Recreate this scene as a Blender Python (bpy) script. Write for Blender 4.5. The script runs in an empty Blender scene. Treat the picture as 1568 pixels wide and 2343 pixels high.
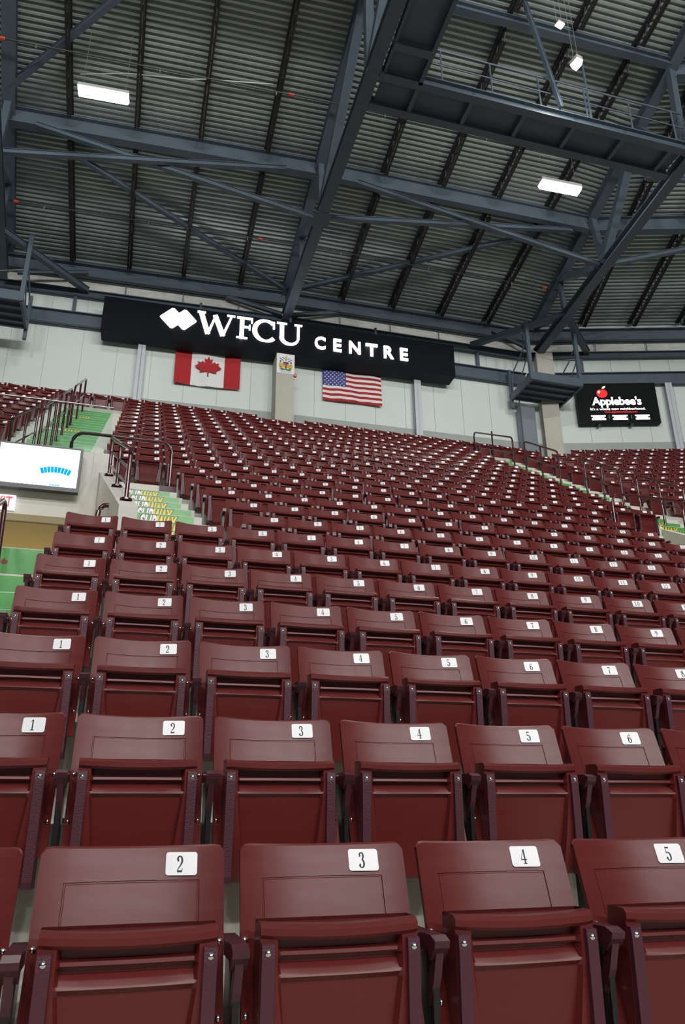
import bpy, bmesh, math, random
from mathutils import Vector, Matrix
random.seed(7)
S = bpy.context.scene
COL = S.collection
# ------------------------------------------------------------------ camera
W_, H_ = 1568, 2343
YAW, PITCH, ROLL, FPX = 0.27699187, 0.38010277, -0.00769903, 1766.3
cp, sp, cy_, sy_ = math.cos(PITCH), math.sin(PITCH), math.cos(YAW), math.sin(YAW)
FW = Vector((sy_*cp, cy_*cp, sp)); RT = Vector((cy_, -sy_, 0)); UP = RT.cross(FW)
R2 = RT*math.cos(ROLL) + UP*math.sin(ROLL); U2 = -RT*math.sin(ROLL) + UP*math.cos(ROLL)
cam = bpy.data.objects.new('camera', bpy.data.cameras.new('camera')); COL.objects.link(cam)
cam.matrix_world = Matrix(((R2.x, U2.x, -FW.x, 0), (R2.y, U2.y, -FW.y, 0), (R2.z, U2.z, -FW.z, 0), (0, 0, 0, 1)))
cam.data.sensor_fit = 'VERTICAL'; cam.data.sensor_height = 36; cam.data.sensor_width = 24
cam.data.lens = FPX*36/H_; cam.data.clip_start = 0.05; cam.data.clip_end = 500
S.camera = cam
def px_of(x, y, z):
    v = Vector((x, y, z)); d = v.dot(FW)
    if d < 0.05: return None
    return W_/2 + FPX*v.dot(R2)/d, H_/2 - FPX*v.dot(U2)/d
# ------------------------------------------------------------------ world, lamps, exposure
w = bpy.data.worlds.new('arena'); S.world = w; w.use_nodes = True
bg = w.node_tree.nodes['Background']; bg.inputs[0].default_value = (0.62, 0.70, 0.74, 1); bg.inputs[1].default_value = 0.05
S.view_settings.view_transform = 'Standard'; S.view_settings.look = 'None'
S.view_settings.exposure = 0.32; S.view_settings.gamma = 1.0; S.view_settings.use_curve_mapping = False
def area(name, loc, sx, sy, power, col=(1, 0.97, 0.92), rot=(0, 0, 0)):
    l = bpy.data.lights.new(name, 'AREA'); l.shape = 'RECTANGLE'; l.size = sx; l.size_y = sy; l.energy = power; l.color = col
    o = bpy.data.objects.new(name, l); COL.objects.link(o); o.location = loc; o.rotation_euler = rot
    return o
# unseen lights standing in for rink lamps, added and tilted to brighten stand and deck
for y, n, tilt, pw_ in ((-4, 4, 72, 200), (-13, 5, 74, 520), (-23, 5, 62, 700)):
    for i in range(n):
        area('unseen_rink_light', (-12+32*(i+.5)/n, y, 16.3), 1.5, 0.7, pw_, (1, .99, .97), (math.radians(tilt), 0, 0))
# ------------------------------------------------------------------ materials
MATS = {}
def mat(name, col, rough=0.5, metal=0.0, emit=None, estr=0.0, noise=0.0, nscale=8.0, bump=0.0, bscale=60.0, streak=None, coat=0.0, spec=None, alpha=None, rvar=0.0):
    m = bpy.data.materials.new(name); m.use_nodes = True
    nt = m.node_tree; b = nt.nodes['Principled BSDF']
    b.inputs['Base Color'].default_value = (*col, 1); b.inputs['Roughness'].default_value = rough; b.inputs['Metallic'].default_value = metal
    if spec is not None: b.inputs['Specular IOR Level'].default_value = spec
    if coat: b.inputs['Coat Weight'].default_value = coat; b.inputs['Coat Roughness'].default_value = 0.25
    if emit: b.inputs['Emission Color'].default_value = (*emit, 1); b.inputs['Emission Strength'].default_value = estr
    if noise or bump or rvar:
        tc = nt.nodes.new('ShaderNodeTexCoord'); mp = nt.nodes.new('ShaderNodeMapping')
        nt.links.new(tc.outputs['Object'], mp.inputs['Vector'])
        if streak: mp.inputs['Scale'].default_value = streak
    if noise or rvar:
        n = nt.nodes.new('ShaderNodeTexNoise'); n.inputs['Scale'].default_value = nscale; n.inputs['Detail'].default_value = 5
        nt.links.new(mp.outputs['Vector'], n.inputs['Vector'])
        if noise:
            mx = nt.nodes.new('ShaderNodeMix'); mx.data_type = 'RGBA'
            mx.inputs['A'].default_value = (*[c*(1-noise) for c in col], 1); mx.inputs['B'].default_value = (*[min(1, c*(1+noise)) for c in col], 1)
            nt.links.new(n.outputs['Fac'], mx.inputs['Factor']); nt.links.new(mx.outputs['Result'], b.inputs['Base Color'])
        if rvar:
            mr = nt.nodes.new('ShaderNodeMapRange'); mr.inputs['To Min'].default_value = max(0.05, rough-rvar); mr.inputs['To Max'].default_value = rough+rvar
            nt.links.new(n.outputs['Fac'], mr.inputs['Value']); nt.links.new(mr.outputs['Result'], b.inputs['Roughness'])
    if bump:
        n2 = nt.nodes.new('ShaderNodeTexNoise'); n2.inputs['Scale'].default_value = bscale; n2.inputs['Detail'].default_value = 3
        nt.links.new(mp.outputs['Vector'], n2.inputs['Vector'])
        bp = nt.nodes.new('ShaderNodeBump'); bp.inputs['Strength'].default_value = bump; bp.inputs['Distance'].default_value = 0.004
        nt.links.new(n2.outputs['Fac'], bp.inputs['Height']); nt.links.new(bp.outputs['Normal'], b.inputs['Normal'])
    MATS[name] = m
    return m
mat('seat_plastic', (0.118, 0.0155, 0.0150), 0.36, noise=0.10, nscale=5, rvar=0.10, streak=(0.6, 1, 4), spec=0.42)
mat('bracket', (0.075, 0.018, 0.032), 0.42, bump=0.35, bscale=220)
mat('arm', (0.070, 0.018, 0.028), 0.30, noise=0.1)
mat('post_black', (0.012, 0.010, 0.011), 0.35)
mat('bolt', (0.85, 0.85, 0.83), 0.18, metal=1.0)
mat('plate', (0.86, 0.86, 0.88), 0.28)
mat('ink', (0.012, 0.012, 0.016), 0.5)
mat('concrete', (0.50, 0.485, 0.42), 0.85, noise=0.14, nscale=3, bump=0.2, bscale=40)
mat('concrete_pale', (0.62, 0.61, 0.55), 0.85, noise=0.10, nscale=2.5, bump=0.15, bscale=40)
mat('vom_beige', (0.42, 0.36, 0.22), 0.9, noise=0.06)
mat('green', (0.085, 0.33, 0.085), 0.32, noise=0.45, nscale=4)
mat('decal_white', (0.85, 0.87, 0.84), 0.4)
mat('decal_yellow', (0.85, 0.62, 0.02), 0.4)
mat('decal_black', (0.02, 0.03, 0.02), 0.4)
mat('decal_red', (0.25, 0.03, 0.03), 0.4)
mat('steel', (0.088, 0.118, 0.150), 0.45, noise=0.12, nscale=2, spec=0.4)
mat('steel_pale', (0.52, 0.56, 0.60), 0.45, noise=0.06, nscale=2)
mat('joist', (0.016, 0.016, 0.016), 0.5)
mat('deck', (0.48, 0.54, 0.53), 0.32, metal=0.45, noise=0.18, nscale=1.6, streak=(0.35, 2.5, 1), bump=0.15, bscale=9, rvar=0.10)
mat('wall', (0.64, 0.72, 0.69), 0.55, noise=0.03, nscale=2)
mat('wall_joint', (0.60, 0.655, 0.64), 0.7)
mat('wall_dirty', (0.52, 0.53, 0.48), 0.8, noise=0.35, nscale=4, streak=(1, 1, 3))
mat('base_grey', (0.36, 0.39, 0.38), 0.6, noise=0.12, nscale=3)
mat('sign_black', (0.003, 0.004, 0.008), 0.6, spec=0.12)
mat('sign_under', (0.016, 0.023, 0.030), 0.7, spec=0.2)
mat('sign_lit', (1, 1, 1), 0.4, emit=(0.93, 0.95, 1.0), estr=2.2)
mat('lamp_body', (0.5, 0.5, 0.48), 0.4)
mat('lamp_lens', (1, 1, 1), 0.3, emit=(1.0, 0.98, 0.93), estr=30)
mat('rail', (0.065, 0.012, 0.014), 0.16, spec=0.7)
mat('flag_red', (0.42, 0.012, 0.018), 0.75)
mat('flag_white', (0.78, 0.79, 0.78), 0.75)
mat('flag_blue', (0.045, 0.055, 0.25), 0.75)
mat('tv_frame', (0.018, 0.024, 0.026), 0.35)
mat('tv_white', (1, 1, 1), 0.3, emit=(0.95, 0.97, 1.0), estr=1.6)
mat('tv_faint', (0.8, 0.78, 0.95), 0.3, emit=(0.80, 0.76, 0.98), estr=1.0)
mat('tv_peach', (1, 0.85, 0.7), 0.3, emit=(1.0, 0.82, 0.66), estr=1.0)
mat('tv_blue', (0.0, 0.1, 0.3), 0.6, emit=(0.0, 0.36, 0.85), estr=0.9, spec=.1)
mat('tv_blue2', (0.0, 0.2, 0.8), 0.3, emit=(0.0, 0.22, 0.85), estr=1.0)
mat('scr_black', (0.003, 0.004, 0.005), 0.5, spec=0.15)
mat('scr_white', (1, 1, 1), 0.4, emit=(0.95, 0.97, 1.0), estr=1.3)
mat('scr_red', (0.7, 0.02, 0.02), 0.4, emit=(0.62, 0.008, 0.015), estr=1.0)
mat('scr_leaf', (0.85, 0.9, 0.4), 0.4, emit=(0.85, 0.92, 0.45), estr=1.0)
mat('scr_green', (0.05, 0.25, 0.12), 0.4, emit=(0.02, 0.12, 0.06), estr=1.0)
mat('exit_white', (0.8, 0.8, 0.8), 0.4, emit=(0.9, 0.9, 0.9), estr=0.7)
mat('exit_red', (0.7, 0.03, 0.05), 0.4, emit=(0.75, 0.03, 0.06), estr=0.8)
mat('crest_gold', (0.62, 0.44, 0.10), 0.6)
mat('crest_blue', (0.02, 0.03, 0.20), 0.6)
mat('crest_red', (0.40, 0.05, 0.02), 0.6)
mat('crest_green', (0.03, 0.22, 0.10), 0.6)
mat('crest_grey', (0.45, 0.45, 0.52), 0.6)
mat('crest_dark', (0.08, 0.07, 0.05), 0.6)
mat('orange', (0.55, 0.06, 0.02), 0.5)
mat('galv', (0.42, 0.43, 0.42), 0.4, metal=0.6)
mat('cabinet', (0.20, 0.24, 0.28), 0.5)
gm = mat('glass', (0.9, 0.97, 0.94), 0.03)
gb = gm.node_tree.nodes['Principled BSDF']; gb.inputs['Transmission Weight'].default_value = 1.0; gb.inputs['IOR'].default_value = 1.05
gb.inputs['Base Color'].default_value = (0.80, 0.90, 0.87, 1)
# ------------------------------------------------------------------ mesh builder
def shy(x, y): return y - (0.045 if x < 4.2 else 0.015)*(x-4.2)
class MB:
    def __init__(s): s.v = []; s.f = []; s.m = []
    def face(s, pts, m=0):
        n = len(s.v); s.v += [tuple(p) for p in pts]; s.f.append(tuple(range(n, n+len(pts)))); s.m.append(m)
    def hexa(s, p, m=0):            # p: 8 points, bottom ring 0-3 then top ring 4-7
        n = len(s.v); s.v += [tuple(q) for q in p]
        for f in ((3, 2, 1, 0), (4, 5, 6, 7), (0, 1, 5, 4), (1, 2, 6, 5), (2, 3, 7, 6), (3, 0, 4, 7)):
            s.f.append(tuple(n+i for i in f)); s.m.append(m)
        return s
    def box(s, x0, x1, y0, y1, z0, z1, m=0):
        return s.hexa(((x0, y0, z0), (x1, y0, z0), (x1, y1, z0), (x0, y1, z0), (x0, y0, z1), (x1, y0, z1), (x1, y1, z1), (x0, y1, z1)), m)
    def beam(s, p, q, wd, ht, m=0, up=(0, 0, 1), off=(0, 0)):
        p = Vector(p); q = Vector(q); d = (q-p).normalized(); u = Vector(up)
        if abs(d.dot(u)) > 0.98: u = Vector((0, 1, 0))
        r = d.cross(u).normalized(); u = r.cross(d).normalized()
        o = r*off[0] + u*off[1]; a = r*wd/2; b = u*ht/2
        return s.hexa((p+o-a-b, p+o+a-b, q+o+a-b, q+o-a-b, p+o-a+b, p+o+a+b, q+o+a+b, q+o-a+b), m)
    def ibeam(s, p, q, wd, ht, m=0, tf=0.03, tw=0.02, up=(0, 0, 1)):
        s.beam(p, q, wd, tf, m, up, (0, ht/2-tf/2)); s.beam(p, q, wd, tf, m, up, (0, -ht/2+tf/2)); s.beam(p, q, tw, ht-2*tf, m, up)
        return s
    def tube(s, pts, r, n=8, m=0, cap=True):
        pts = [Vector(p) for p in pts]; rings = []
        for i, p in enumerate(pts):
            a = pts[max(i-1, 0)]; b = pts[min(i+1, len(pts)-1)]; d = (b-a).normalized()
            u = Vector((0, 0, 1)) if abs(d.z) < 0.95 else Vector((0, 1, 0))
            rr = d.cross(u).normalized(); uu = rr.cross(d).normalized()
            base = len(s.v)
            for k in range(n):
                t = 2*math.pi*k/n; s.v.append(tuple(p + rr*r*math.cos(t) + uu*r*math.sin(t)))
            rings.append(base)
        for a, b in zip(rings, rings[1:]):
            for k in range(n):
                s.f.append((a+k, a+(k+1) % n, b+(k+1) % n, b+k)); s.m.append(m)
        if cap:
            s.f.append(tuple(rings[0]+k for k in range(n))[::-1]); s.m.append(m)
            s.f.append(tuple(rings[-1]+k for k in range(n))); s.m.append(m)
        return s
    def dome(s, c, r, axis=(0, -1, 0), n=8, m=0, h=0.6):
        c = Vector(c); d = Vector(axis).normalized(); u = Vector((0, 0, 1)) if abs(d.z) < .9 else Vector((1, 0, 0))
        a = d.cross(u).normalized(); b = a.cross(d); base = len(s.v)
        for k in range(n):
            t = 2*math.pi*k/n; s.v.append(tuple(c + (a*math.cos(t)+b*math.sin(t))*r))
        for k in range(n):
            t = 2*math.pi*k/n; s.v.append(tuple(c + (a*math.cos(t)+b*math.sin(t))*r*.65 + d*r*h*.8))
        s.v.append(tuple(c + d*r*h))
        for k in range(n):
            j = (k+1) % n
            s.f.append((base+k, base+j, base+n+j, base+n+k)); s.m.append(m); s.f.append((base+n+k, base+n+j, base+2*n)); s.m.append(m)
        return s
    def prism(s, poly, f3, t0, t1, m=0):     # poly 2D list, f3(u,v,t)->3D, thickness from t0 to t1
        n = len(poly); base = len(s.v)
        for (u, v) in poly: s.v.append(tuple(f3(u, v, t0)))
        for (u, v) in poly: s.v.append(tuple(f3(u, v, t1)))
        s.f.append(tuple(range(base, base+n))); s.m.append(m); s.f.append(tuple(range(base+2*n-1, base+n-1, -1))); s.m.append(m)
        for k in range(n):
            j = (k+1) % n; s.f.append((base+k, base+n+k, base+n+j, base+j)); s.m.append(m)
        return s
    def flat(s, polys, f3, m=0):             # list of 2D polygons laid as faces
        for p in polys: s.face([f3(u, v) for (u, v) in p], m)
        return s
    def add(s, o, M=None, mo=0):
        n = len(s.v); s.v += [tuple(M @ Vector(p)) for p in o.v] if M else o.v
        s.f += [tuple(n+i for i in f) for f in o.f]; s.m += [mo+i for i in o.m]
        return s
    def mesh(s, name, mats, shear=False, smooth=False, fixn=True):
        me = bpy.data.meshes.new(name)
        vs = [(x, shy(x, y), z) for (x, y, z) in s.v] if shear else s.v
        me.from_pydata(vs, [], s.f)
        for mm in mats: me.materials.append(MATS[mm])
        me.polygons.foreach_set('material_index', s.m)
        if fixn:
            bm = bmesh.new(); bm.from_mesh(me); bmesh.ops.recalc_face_normals(bm, faces=bm.faces); bm.to_mesh(me); bm.free()
        if smooth:
            me.polygons.foreach_set('use_smooth', [True]*len(me.polygons))
            if smooth != 'all': me.set_sharp_from_angle(angle=math.radians(smooth if smooth is not True else 40))
        me.update()
        return me
def link(name, me, parent=None):
    o = bpy.data.objects.new(name, me); COL.objects.link(o)
    if parent: o.parent = parent
    return o
def tag(o, label=None, cat=None, group=None, kind=None):
    if label: o['label'] = label
    if cat: o['category'] = cat
    if group: o['group'] = group
    if kind: o['kind'] = kind
    return o
def part(name, mb, mats, parent=None, label=None, **kw):
    if isinstance(mats, str): mats = [mats]
    o = link(name, mb.mesh(name, mats, **kw), parent)
    if label: o['label'] = label
    return o
def thing(name, label, cat, loc=(0, 0, 0), group=None, rz=0):
    o = link(name, None); o.location = loc; o.rotation_euler = (0, 0, rz)
    return tag(o, label, cat, group)
def struct(name, parent=None):
    o = link(name, None, parent); o['kind'] = 'structure'; return o
# ---- text with the built-in font, as 2D polygons
def text2d(txt, size=1.0, bold=0.0, shear=0.0, spacing=1.0):
    cu = bpy.data.curves.new('t', 'FONT'); cu.body = txt; cu.size = size; cu.offset = bold; cu.shear = shear; cu.space_character = spacing
    cu.resolution_u = 3
    o = bpy.data.objects.new('t', cu); COL.objects.link(o)
    bpy.context.view_layer.update()
    me = bpy.data.meshes.new_from_object(o.evaluated_get(bpy.context.evaluated_depsgraph_get()))
    vs = [(v.co.x, v.co.y) for v in me.vertices]; fs = [tuple(p.vertices) for p in me.polygons]
    bpy.data.objects.remove(o); bpy.data.curves.remove(cu); bpy.data.meshes.remove(me)
    x0 = min(v[0] for v in vs); x1 = max(v[0] for v in vs); y0 = min(v[1] for v in vs); y1 = max(v[1] for v in vs)
    return [[((vs[i][0]-x0)/(x1-x0), (vs[i][1]-y0)/(y1-y0)) for i in f] for f in fs]
def place2d(polys, u0, u1, v0, v1):
    return [[(u0+(u1-u0)*a, v0+(v1-v0)*b) for a, b in p] for p in polys]
# ---- pen strokes (variable width) for serif figures
def stroke(pts):                # pts: (x, y, width)
    out = []; L = []; Rr = []
    for i, (x, y, wd) in enumerate(pts):
        a = pts[max(i-1, 0)]; b = pts[min(i+1, len(pts)-1)]
        dx, dy = b[0]-a[0], b[1]-a[1]; l = math.hypot(dx, dy) or 1; nx, ny = -dy/l*wd/2, dx/l*wd/2
        L.append((x+nx, y+ny)); Rr.append((x-nx, y-ny))
    for i in range(len(pts)-1): out.append([L[i], Rr[i], Rr[i+1], L[i+1]])
    return out
def arc(cx, cy, rx, ry, a0, a1, wf, n=14):
    r = []
    for i in range(n+1):
        t = math.radians(a0+(a1-a0)*i/n); r.append((cx+rx*math.cos(t), cy+ry*math.sin(t), wf(t)))
    return r
def disc(cx, cy, r, n=10): return [[(cx+r*math.cos(2*math.pi*i/n), cy+r*math.sin(2*math.pi*i/n)) for i in range(n)]]
def rect(x0, x1, y0, y1): return [[(x0, y0), (x1, y0), (x1, y1), (x0, y1)]]
side = lambda t: 0.05 + 0.10*abs(math.cos(t))
DG = {
 '0': stroke(arc(.3, .5, .2, .45, 0, 360, side, 24)),
 '1': rect(.24, .38, .03, .97) + stroke([(.12, .80, .04), (.27, .95, .07)]) + rect(.10, .52, 0, .055),
 '2': disc(.17, .70, .075) + stroke(arc(.30, .70, .19, .25, 170, -35, side)+[(.36, .40, .09), (.20, .22, .06), (.11, .09, .05)]) + rect(.10, .50, .0, .11) + stroke([(.48, .05, .05), (.53, .24, .03)]),
 '3': disc(.15, .76, .07) + stroke(arc(.28, .745, .165, .21, 160, -80, side)) + stroke(arc(.28, .27, .20, .25, 85, -165, side)) + disc(.14, .20, .07),
 '4': rect(.33, .46, .03, .97) + stroke([(.36, .95, .04), (.06, .31, .04)]) + rect(.04, .58, .26, .32) + rect(.25, .54, 0, .05),
 '5': rect(.14, .19, .50, .96) + rect(.14, .48, .86, .96) + stroke([(.165, .50, .04)]+arc(.29, .30, .20, .29, 120, -165, side)) + disc(.14, .20, .07),
 '6': stroke(arc(.3, .29, .19, .26, 0, 360, side, 20)) + stroke([(.115, .30, .14), (.13, .55, .12), (.22, .80, .08), (.36, .94, .05), (.45, .86, .05)]) + disc(.44, .80, .065),
 '7': rect(.10, .54, .84, .96) + stroke([(.51, .86, .05), (.38, .55, .08), (.31, .28, .13), (.30, .0, .15)]) + stroke([(.11, .95, .05), (.09, .70, .03)]),
 '8': stroke(arc(.3, .735, .15, .21, 0, 360, side, 18)) + stroke(arc(.3, .27, .19, .25, 0, 360, side, 18)),
 '9': stroke(arc(.3, .69, .19, .26, 0, 360, side, 20)) + stroke([(.485, .68, .14), (.47, .43, .12), (.38, .18, .08), (.24, .05, .05), (.15, .13, .05)]) + disc(.16, .19, .065),
}
# ------------------------------------------------------------------ the bowl: rows
#        k: (plate x of seat 1, pitch, plate y, plate z, seats)
ROWS = {0: (-0.307, .503, 2.278, -0.103), 1: (-0.297, .503, 3.113, 0.333), 2: (-0.296, .501, 3.906, 0.796), 3: (-0.297, .501, 4.718, 1.248),
        4: (-0.302, .498, 5.502, 1.703), 5: (-0.29, .495, 6.303, 2.157), 6: (-0.288, .492, 7.05, 2.616),
        7: (1.465, .499, 7.938, 3.118), 8: (1.358, .520, 8.792, 3.623), 9: (1.183, .507, 9.651, 4.133), 10: (1.084, .527, 10.493, 4.641), 11: (0.904, .505, 11.302, 5.156),
        12: (-0.293, .5, 12.116, 5.668), 13: (-0.293, .5, 12.938, 6.179), 14: (-0.293, .5, 13.728, 6.693), 15: (-0.29, .499, 14.499, 7.209),
        16: (-0.29, .497, 15.256, 7.726), 17: (-0.285, .496, 16.002, 8.243), 18: (-0.285, .496, 16.79, 8.757)}
for k in range(19, 25): ROWS[k] = (-0.285, .496, 16.79+.76*(k-18), 8.757+.515*(k-18))
for k in range(-1, -4, -1): ROWS[k] = (0, .5, 2.278+.81*k, -0.103+.447*k)
PZ = 0.80
def fl(k): return ROWS[k][3]-PZ
def yf(k):
    if k > 24: return yf(24)+.76*(k-24)
    return ROWS[k][2]-(.70 if k != 7 else .76)
CORN = Vector((13.2, 21.77, 0)); TH = math.radians(16.5)
UD = Vector((math.cos(TH), -math.sin(TH), 0)); WD = Vector((-math.sin(TH), -math.cos(TH), 0))
def rp(u, wv, z): return tuple(CORN + UD*u + WD*wv + Vector((0, 0, z)))
def foldx(y): return CORN.x - (CORN.y-y)*math.tan(TH/2)
# tiers
floor = struct('floor')
VL, VR = -2.75, -0.60          # vomitory limits at the header
def xl_stair(y): return -0.02 - (y-7.7)*0.125      # stair side of the left parapet wall
def xr_stair(y): return 0.99 - (y-7.7)*0.150
def xl_stairR(y): return 7.76 + (y-7.7)*0.150
def xr_stairR(y): return 8.75 + (y-7.7)*0.125
def tier(x0a, x0b, x1a, x1b, k, dz=0.62):
    y0, y1, z = yf(k), yf(k+1)+.04, fl(k)
    m = MB(); m.hexa(((x0a, y0, z-dz), (x1a, y0, z-dz), (x1b, y1, z-dz), (x0b, y1, z-dz), (x0a, y0, z), (x1a, y0, z), (x1b, y1, z), (x0b, y1, z)))
    return part('seating_tier', m, 'concrete', floor)
def rtier(k, u1=14.0):
    y0, y1, z = yf(k), yf(k+1)+.04, fl(k)
    a = Vector((foldx(y0), y0, z)); b = Vector((foldx(y1), y1, z)); c = b+UD*u1; d = a+UD*u1; dn = Vector((0, 0, -.62))
    m = MB(); m.hexa((a+dn, d+dn, c+dn, b+dn, a, d, c, b)); part('seating_tier', m, 'concrete', floor)
for k in range(-3, 7): tier(-10, -10, foldx(yf(k)), foldx(yf(k+1)), k)
for k in range(7, 12):
    y0, y1 = yf(k), yf(k+1)
    tier(xr_stair(y0)+.02, xr_stair(y1)+.02, xl_stairR(y0)-.02, xl_stairR(y1)-.02, k)
    tier(-10, -10, -4.4, -4.4, k)
for k in range(12, 25): tier(-10, -10, foldx(yf(k)), foldx(yf(k+1)), k)
for k in range(2, 25): rtier(k)
part('ice_sheet', MB().box(-14, 24, -52, -12, -4.0, -3.8), 'plate', floor)
part('lower_slab', MB().box(-12, 20, -12, yf(-3)+.1, fl(-3)-.8, fl(-3)-.45), 'concrete', floor)
# ------------------------------------------------------------------ seats
def backy(x, z): return (z-.80)*.31 - .055*(x/.23)**2 + .0155
def ztop(x):
    a = abs(x); z = .838+.005*(x/.23)**2
    if a > .212: z -= .017*((a-.212)/.018)**2
    return z
def back_mb(fine):
    m = MB()
    if fine:
        xs = [-.23, -.2265, -.219, -.205, -.188, -.172, -.169, -.1675, -.1645, -.163, -.160, -.13, -.095, -.055, 0, .055, .095, .13, .160, .163, .1645, .1675, .169, .172, .188, .205, .219, .2265, .23]
        zs = [.36, .48, .58, .66, .72, .756, .7575, .7605, .762, .79, .815, .829, None]
    else:
        xs = [-.23, -.215, -.11, 0, .11, .215, .23]; zs = [.38, .60, .755, None]
    def g(x, z): return .003 if fine and ((.1643 < abs(x) < .1677 and z < .7608) or (.7573 < z < .7608 and abs(x) < .1677)) else 0
    nx, nz = len(xs), len(zs)
    def zz(x, i):
        if zs[i] is None: return ztop(x)
        return min(zs[i], ztop(x)-.004*(nz-1-i)) if fine else zs[i]
    for x in xs:
        for i in range(nz): z = zz(x, i); m.v.append((x, backy(x, z)+g(x, z), z))
    for x in xs:
        for i in range(nz): z = zz(x, i); m.v.append((x, backy(x, z)+.018, z))
    n = nx*nz
    def q(*a): m.f.append(a); m.m.append(0)
    for a in range(nx-1):
        for b in range(nz-1):
            i = a*nz+b; q(i, i+nz, i+nz+1, i+1); q(n+i, n+i+1, n+i+nz+1, n+i+nz)
        i = a*nz; q(i, n+i, n+i+nz, i+nz)
    rim = []
    for x in xs: rim.append(len(m.v)); m.v.append((x, backy(x, ztop(x))+.009, ztop(x)+.005))
    for a in range(nx-1):
        i = a*nz+nz-1; q(i, i+nz, rim[a+1], rim[a]); q(rim[a], rim[a+1], n+i+nz, n+i)
    for b in range(nz-1):
        q(b, b+1, n+b+1, n+b); i = (nx-1)*nz+b; q(i, n+i, n+i+1, i+1)
    return m
PROF = [(.668, -.150), (.676, -.175), (.674, -.205), (.664, -.216), (.649, -.216), (.641, -.208), (.639, -.176), (.616, -.174), (.611, -.192), (.603, -.194), (.599, -.190), (.597, -.176), (.587, -.174), (.565, -.203), (.558, -.206), (.546, -.193), (.42, -.173), (.30, -.146), (.272, -.14), (.265, -.11)]
RAIL = [None]*6 + [-.207]*9 + [-.206, -.197, -.178, -.155, -.11]
def pan_mb(fine):
    m = MB()
    if fine: xs = [-.2, -.195, -.178, -.158, -.149, -.075, 0, .075, .149, .158, .178, .195, .2]; P = list(range(20))
    else: xs = [-.2, -.165, -.155, 0, .155, .165, .2]; P = [0, 2, 4, 5, 6, 7, 9, 11, 13, 14, 17, 19]
    nz = len(P); nx = len(xs)
    for x in xs:
        for i in P:
            z, y = PROF[i]
            inner = abs(x) < (.152 if fine else .157)
            if not inner and RAIL[i] is not None: y = RAIL[i]
            xx = x
            if z < .556 and .10 < abs(x) < .17: xx = x*(1-.22*(.556-z)/.28)
            if abs(x) > .194 and i < 6: y += .004
            m.v.append((xx, y-.012*(1-(x/.2)**2), z-(.007*(1-(x/.2)**2) if i < 6 else 0)))
    def q(*a): m.f.append(a); m.m.append(0)
    for a in range(nx-1):
        for b in range(nz-1): i = a*nz+b; q(i, i+1, i+nz+1, i+nz)
    b0 = len(m.v)
    for x in (-.2, .2):
        for i in P: m.v.append((x, -.085-.04*(PROF[i][0]-.27)/.4, PROF[i][0]))
    for b in range(nz-1):
        q(b, b0+b, b0+b+1, b+1); i = (nx-1)*nz+b; q(i, i+1, b0+nz+b+1, b0+nz+b)
        q(b0+b, b0+nz+b, b0+nz+b+1, b0+b+1)
    m.f.append(tuple(a*nz for a in range(nx)) + (b0+nz, b0)); m.m.append(0)
    m.f.append(tuple(a*nz+nz-1 for a in range(nx)) + (b0+2*nz-1, b0+nz-1)); m.m.append(0)
    return m
PXC = 0.122
def plane_y(u, v): return backy(PXC, .80) - 2*.055*PXC/.23**2*u + .31*v
def plate_mb(w2=.040, h2=.0275, r=.007, seg=4, off=.0052):
    pts = []
    for cx, cy, a0 in ((w2-r, h2-r, 0), (-w2+r, h2-r, 90), (-w2+r, -h2+r, 180), (w2-r, -h2+r, 270)):
        for i in range(seg+1): t = math.radians(a0+90*i/seg); pts.append((cx+r*math.cos(t), cy+r*math.sin(t)))
    m = MB(); m.prism(pts, lambda u, v, t: (PXC+u, plane_y(u, v)-t, .80+v), off, -.004)
    return m
def number_mb(n):
    s = str(n); m = MB(); h = .040; adv = .0245; x0 = -adv*len(s)/2-.0015
    for i, c in enumerate(s):
        for p in DG[c]:
            pts = [(x0+i*adv+u*h*.78, (v-.5)*h) for u, v in p]
            m.face([(PXC+a, plane_y(a, b)-.0060, .80+b) for a, b in pts])
    return m
def arm_mb(fine):
    m = MB()
    poly = [(.0, .598), (.0, .632), (-.215, .633), (-.246, .622), (-.240, .606), (-.205, .575), (-.185, .596), (-.10, .596)] if fine else [(.0, .595), (.0, .632), (-.245, .628), (-.245, .590)]
    m.prism(poly, lambda u, v, t: (t, u, v), -.020, .020)
    if fine:
        m.prism([(-.20, .60), (-.228, .60), (-.20, .53), (-.165, .47), (-.155, .52)], lambda u, v, t: (t, u, v), -.010, .010)
    return m
def post_mb(fine):
    m = MB(); m.box(-.011, .011, -.16, -.06, .0, .598)
    if fine:
        m.box(-.028, .028, -.19, -.02, .0, .022); m.beam((0, -.185, .56), (0, -.165, .06), .016, .012, 0)
    return m
M_back = [back_mb(True).mesh('seat_back', ['seat_plastic'], smooth=35), back_mb(False).mesh('seat_back', ['seat_plastic'], smooth=35)]
M_pan = [pan_mb(True).mesh('seat_pan', ['seat_plastic'], smooth=32), pan_mb(False).mesh('seat_pan', ['seat_plastic'], smooth=32)]
M_plate = plate_mb().mesh('number_plate', ['plate']); M_plate2 = plate_mb(seg=1).mesh('number_plate', ['plate'])
M_num = {n: number_mb(n).mesh('number', ['ink'], fixn=False) for n in range(1, 17)}
M_arm = [arm_mb(True).mesh('armrest', ['arm']), arm_mb(False).mesh('armrest', ['arm'])]
M_post = [post_mb(True).mesh('standard', ['post_black']), post_mb(False).mesh('standard', ['post_black'])]
def bracket_mb(s):
    m = MB(); x0, x1 = s*.168, s*.199
    m.prism([(-.19, .634), (-.224, .630), (-.226, .60), (-.212, .29), (-.205, .268), (-.17, .268)], lambda u, v, t: (t, u, v), min(x0, x1), max(x0, x1))
    return m
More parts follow.
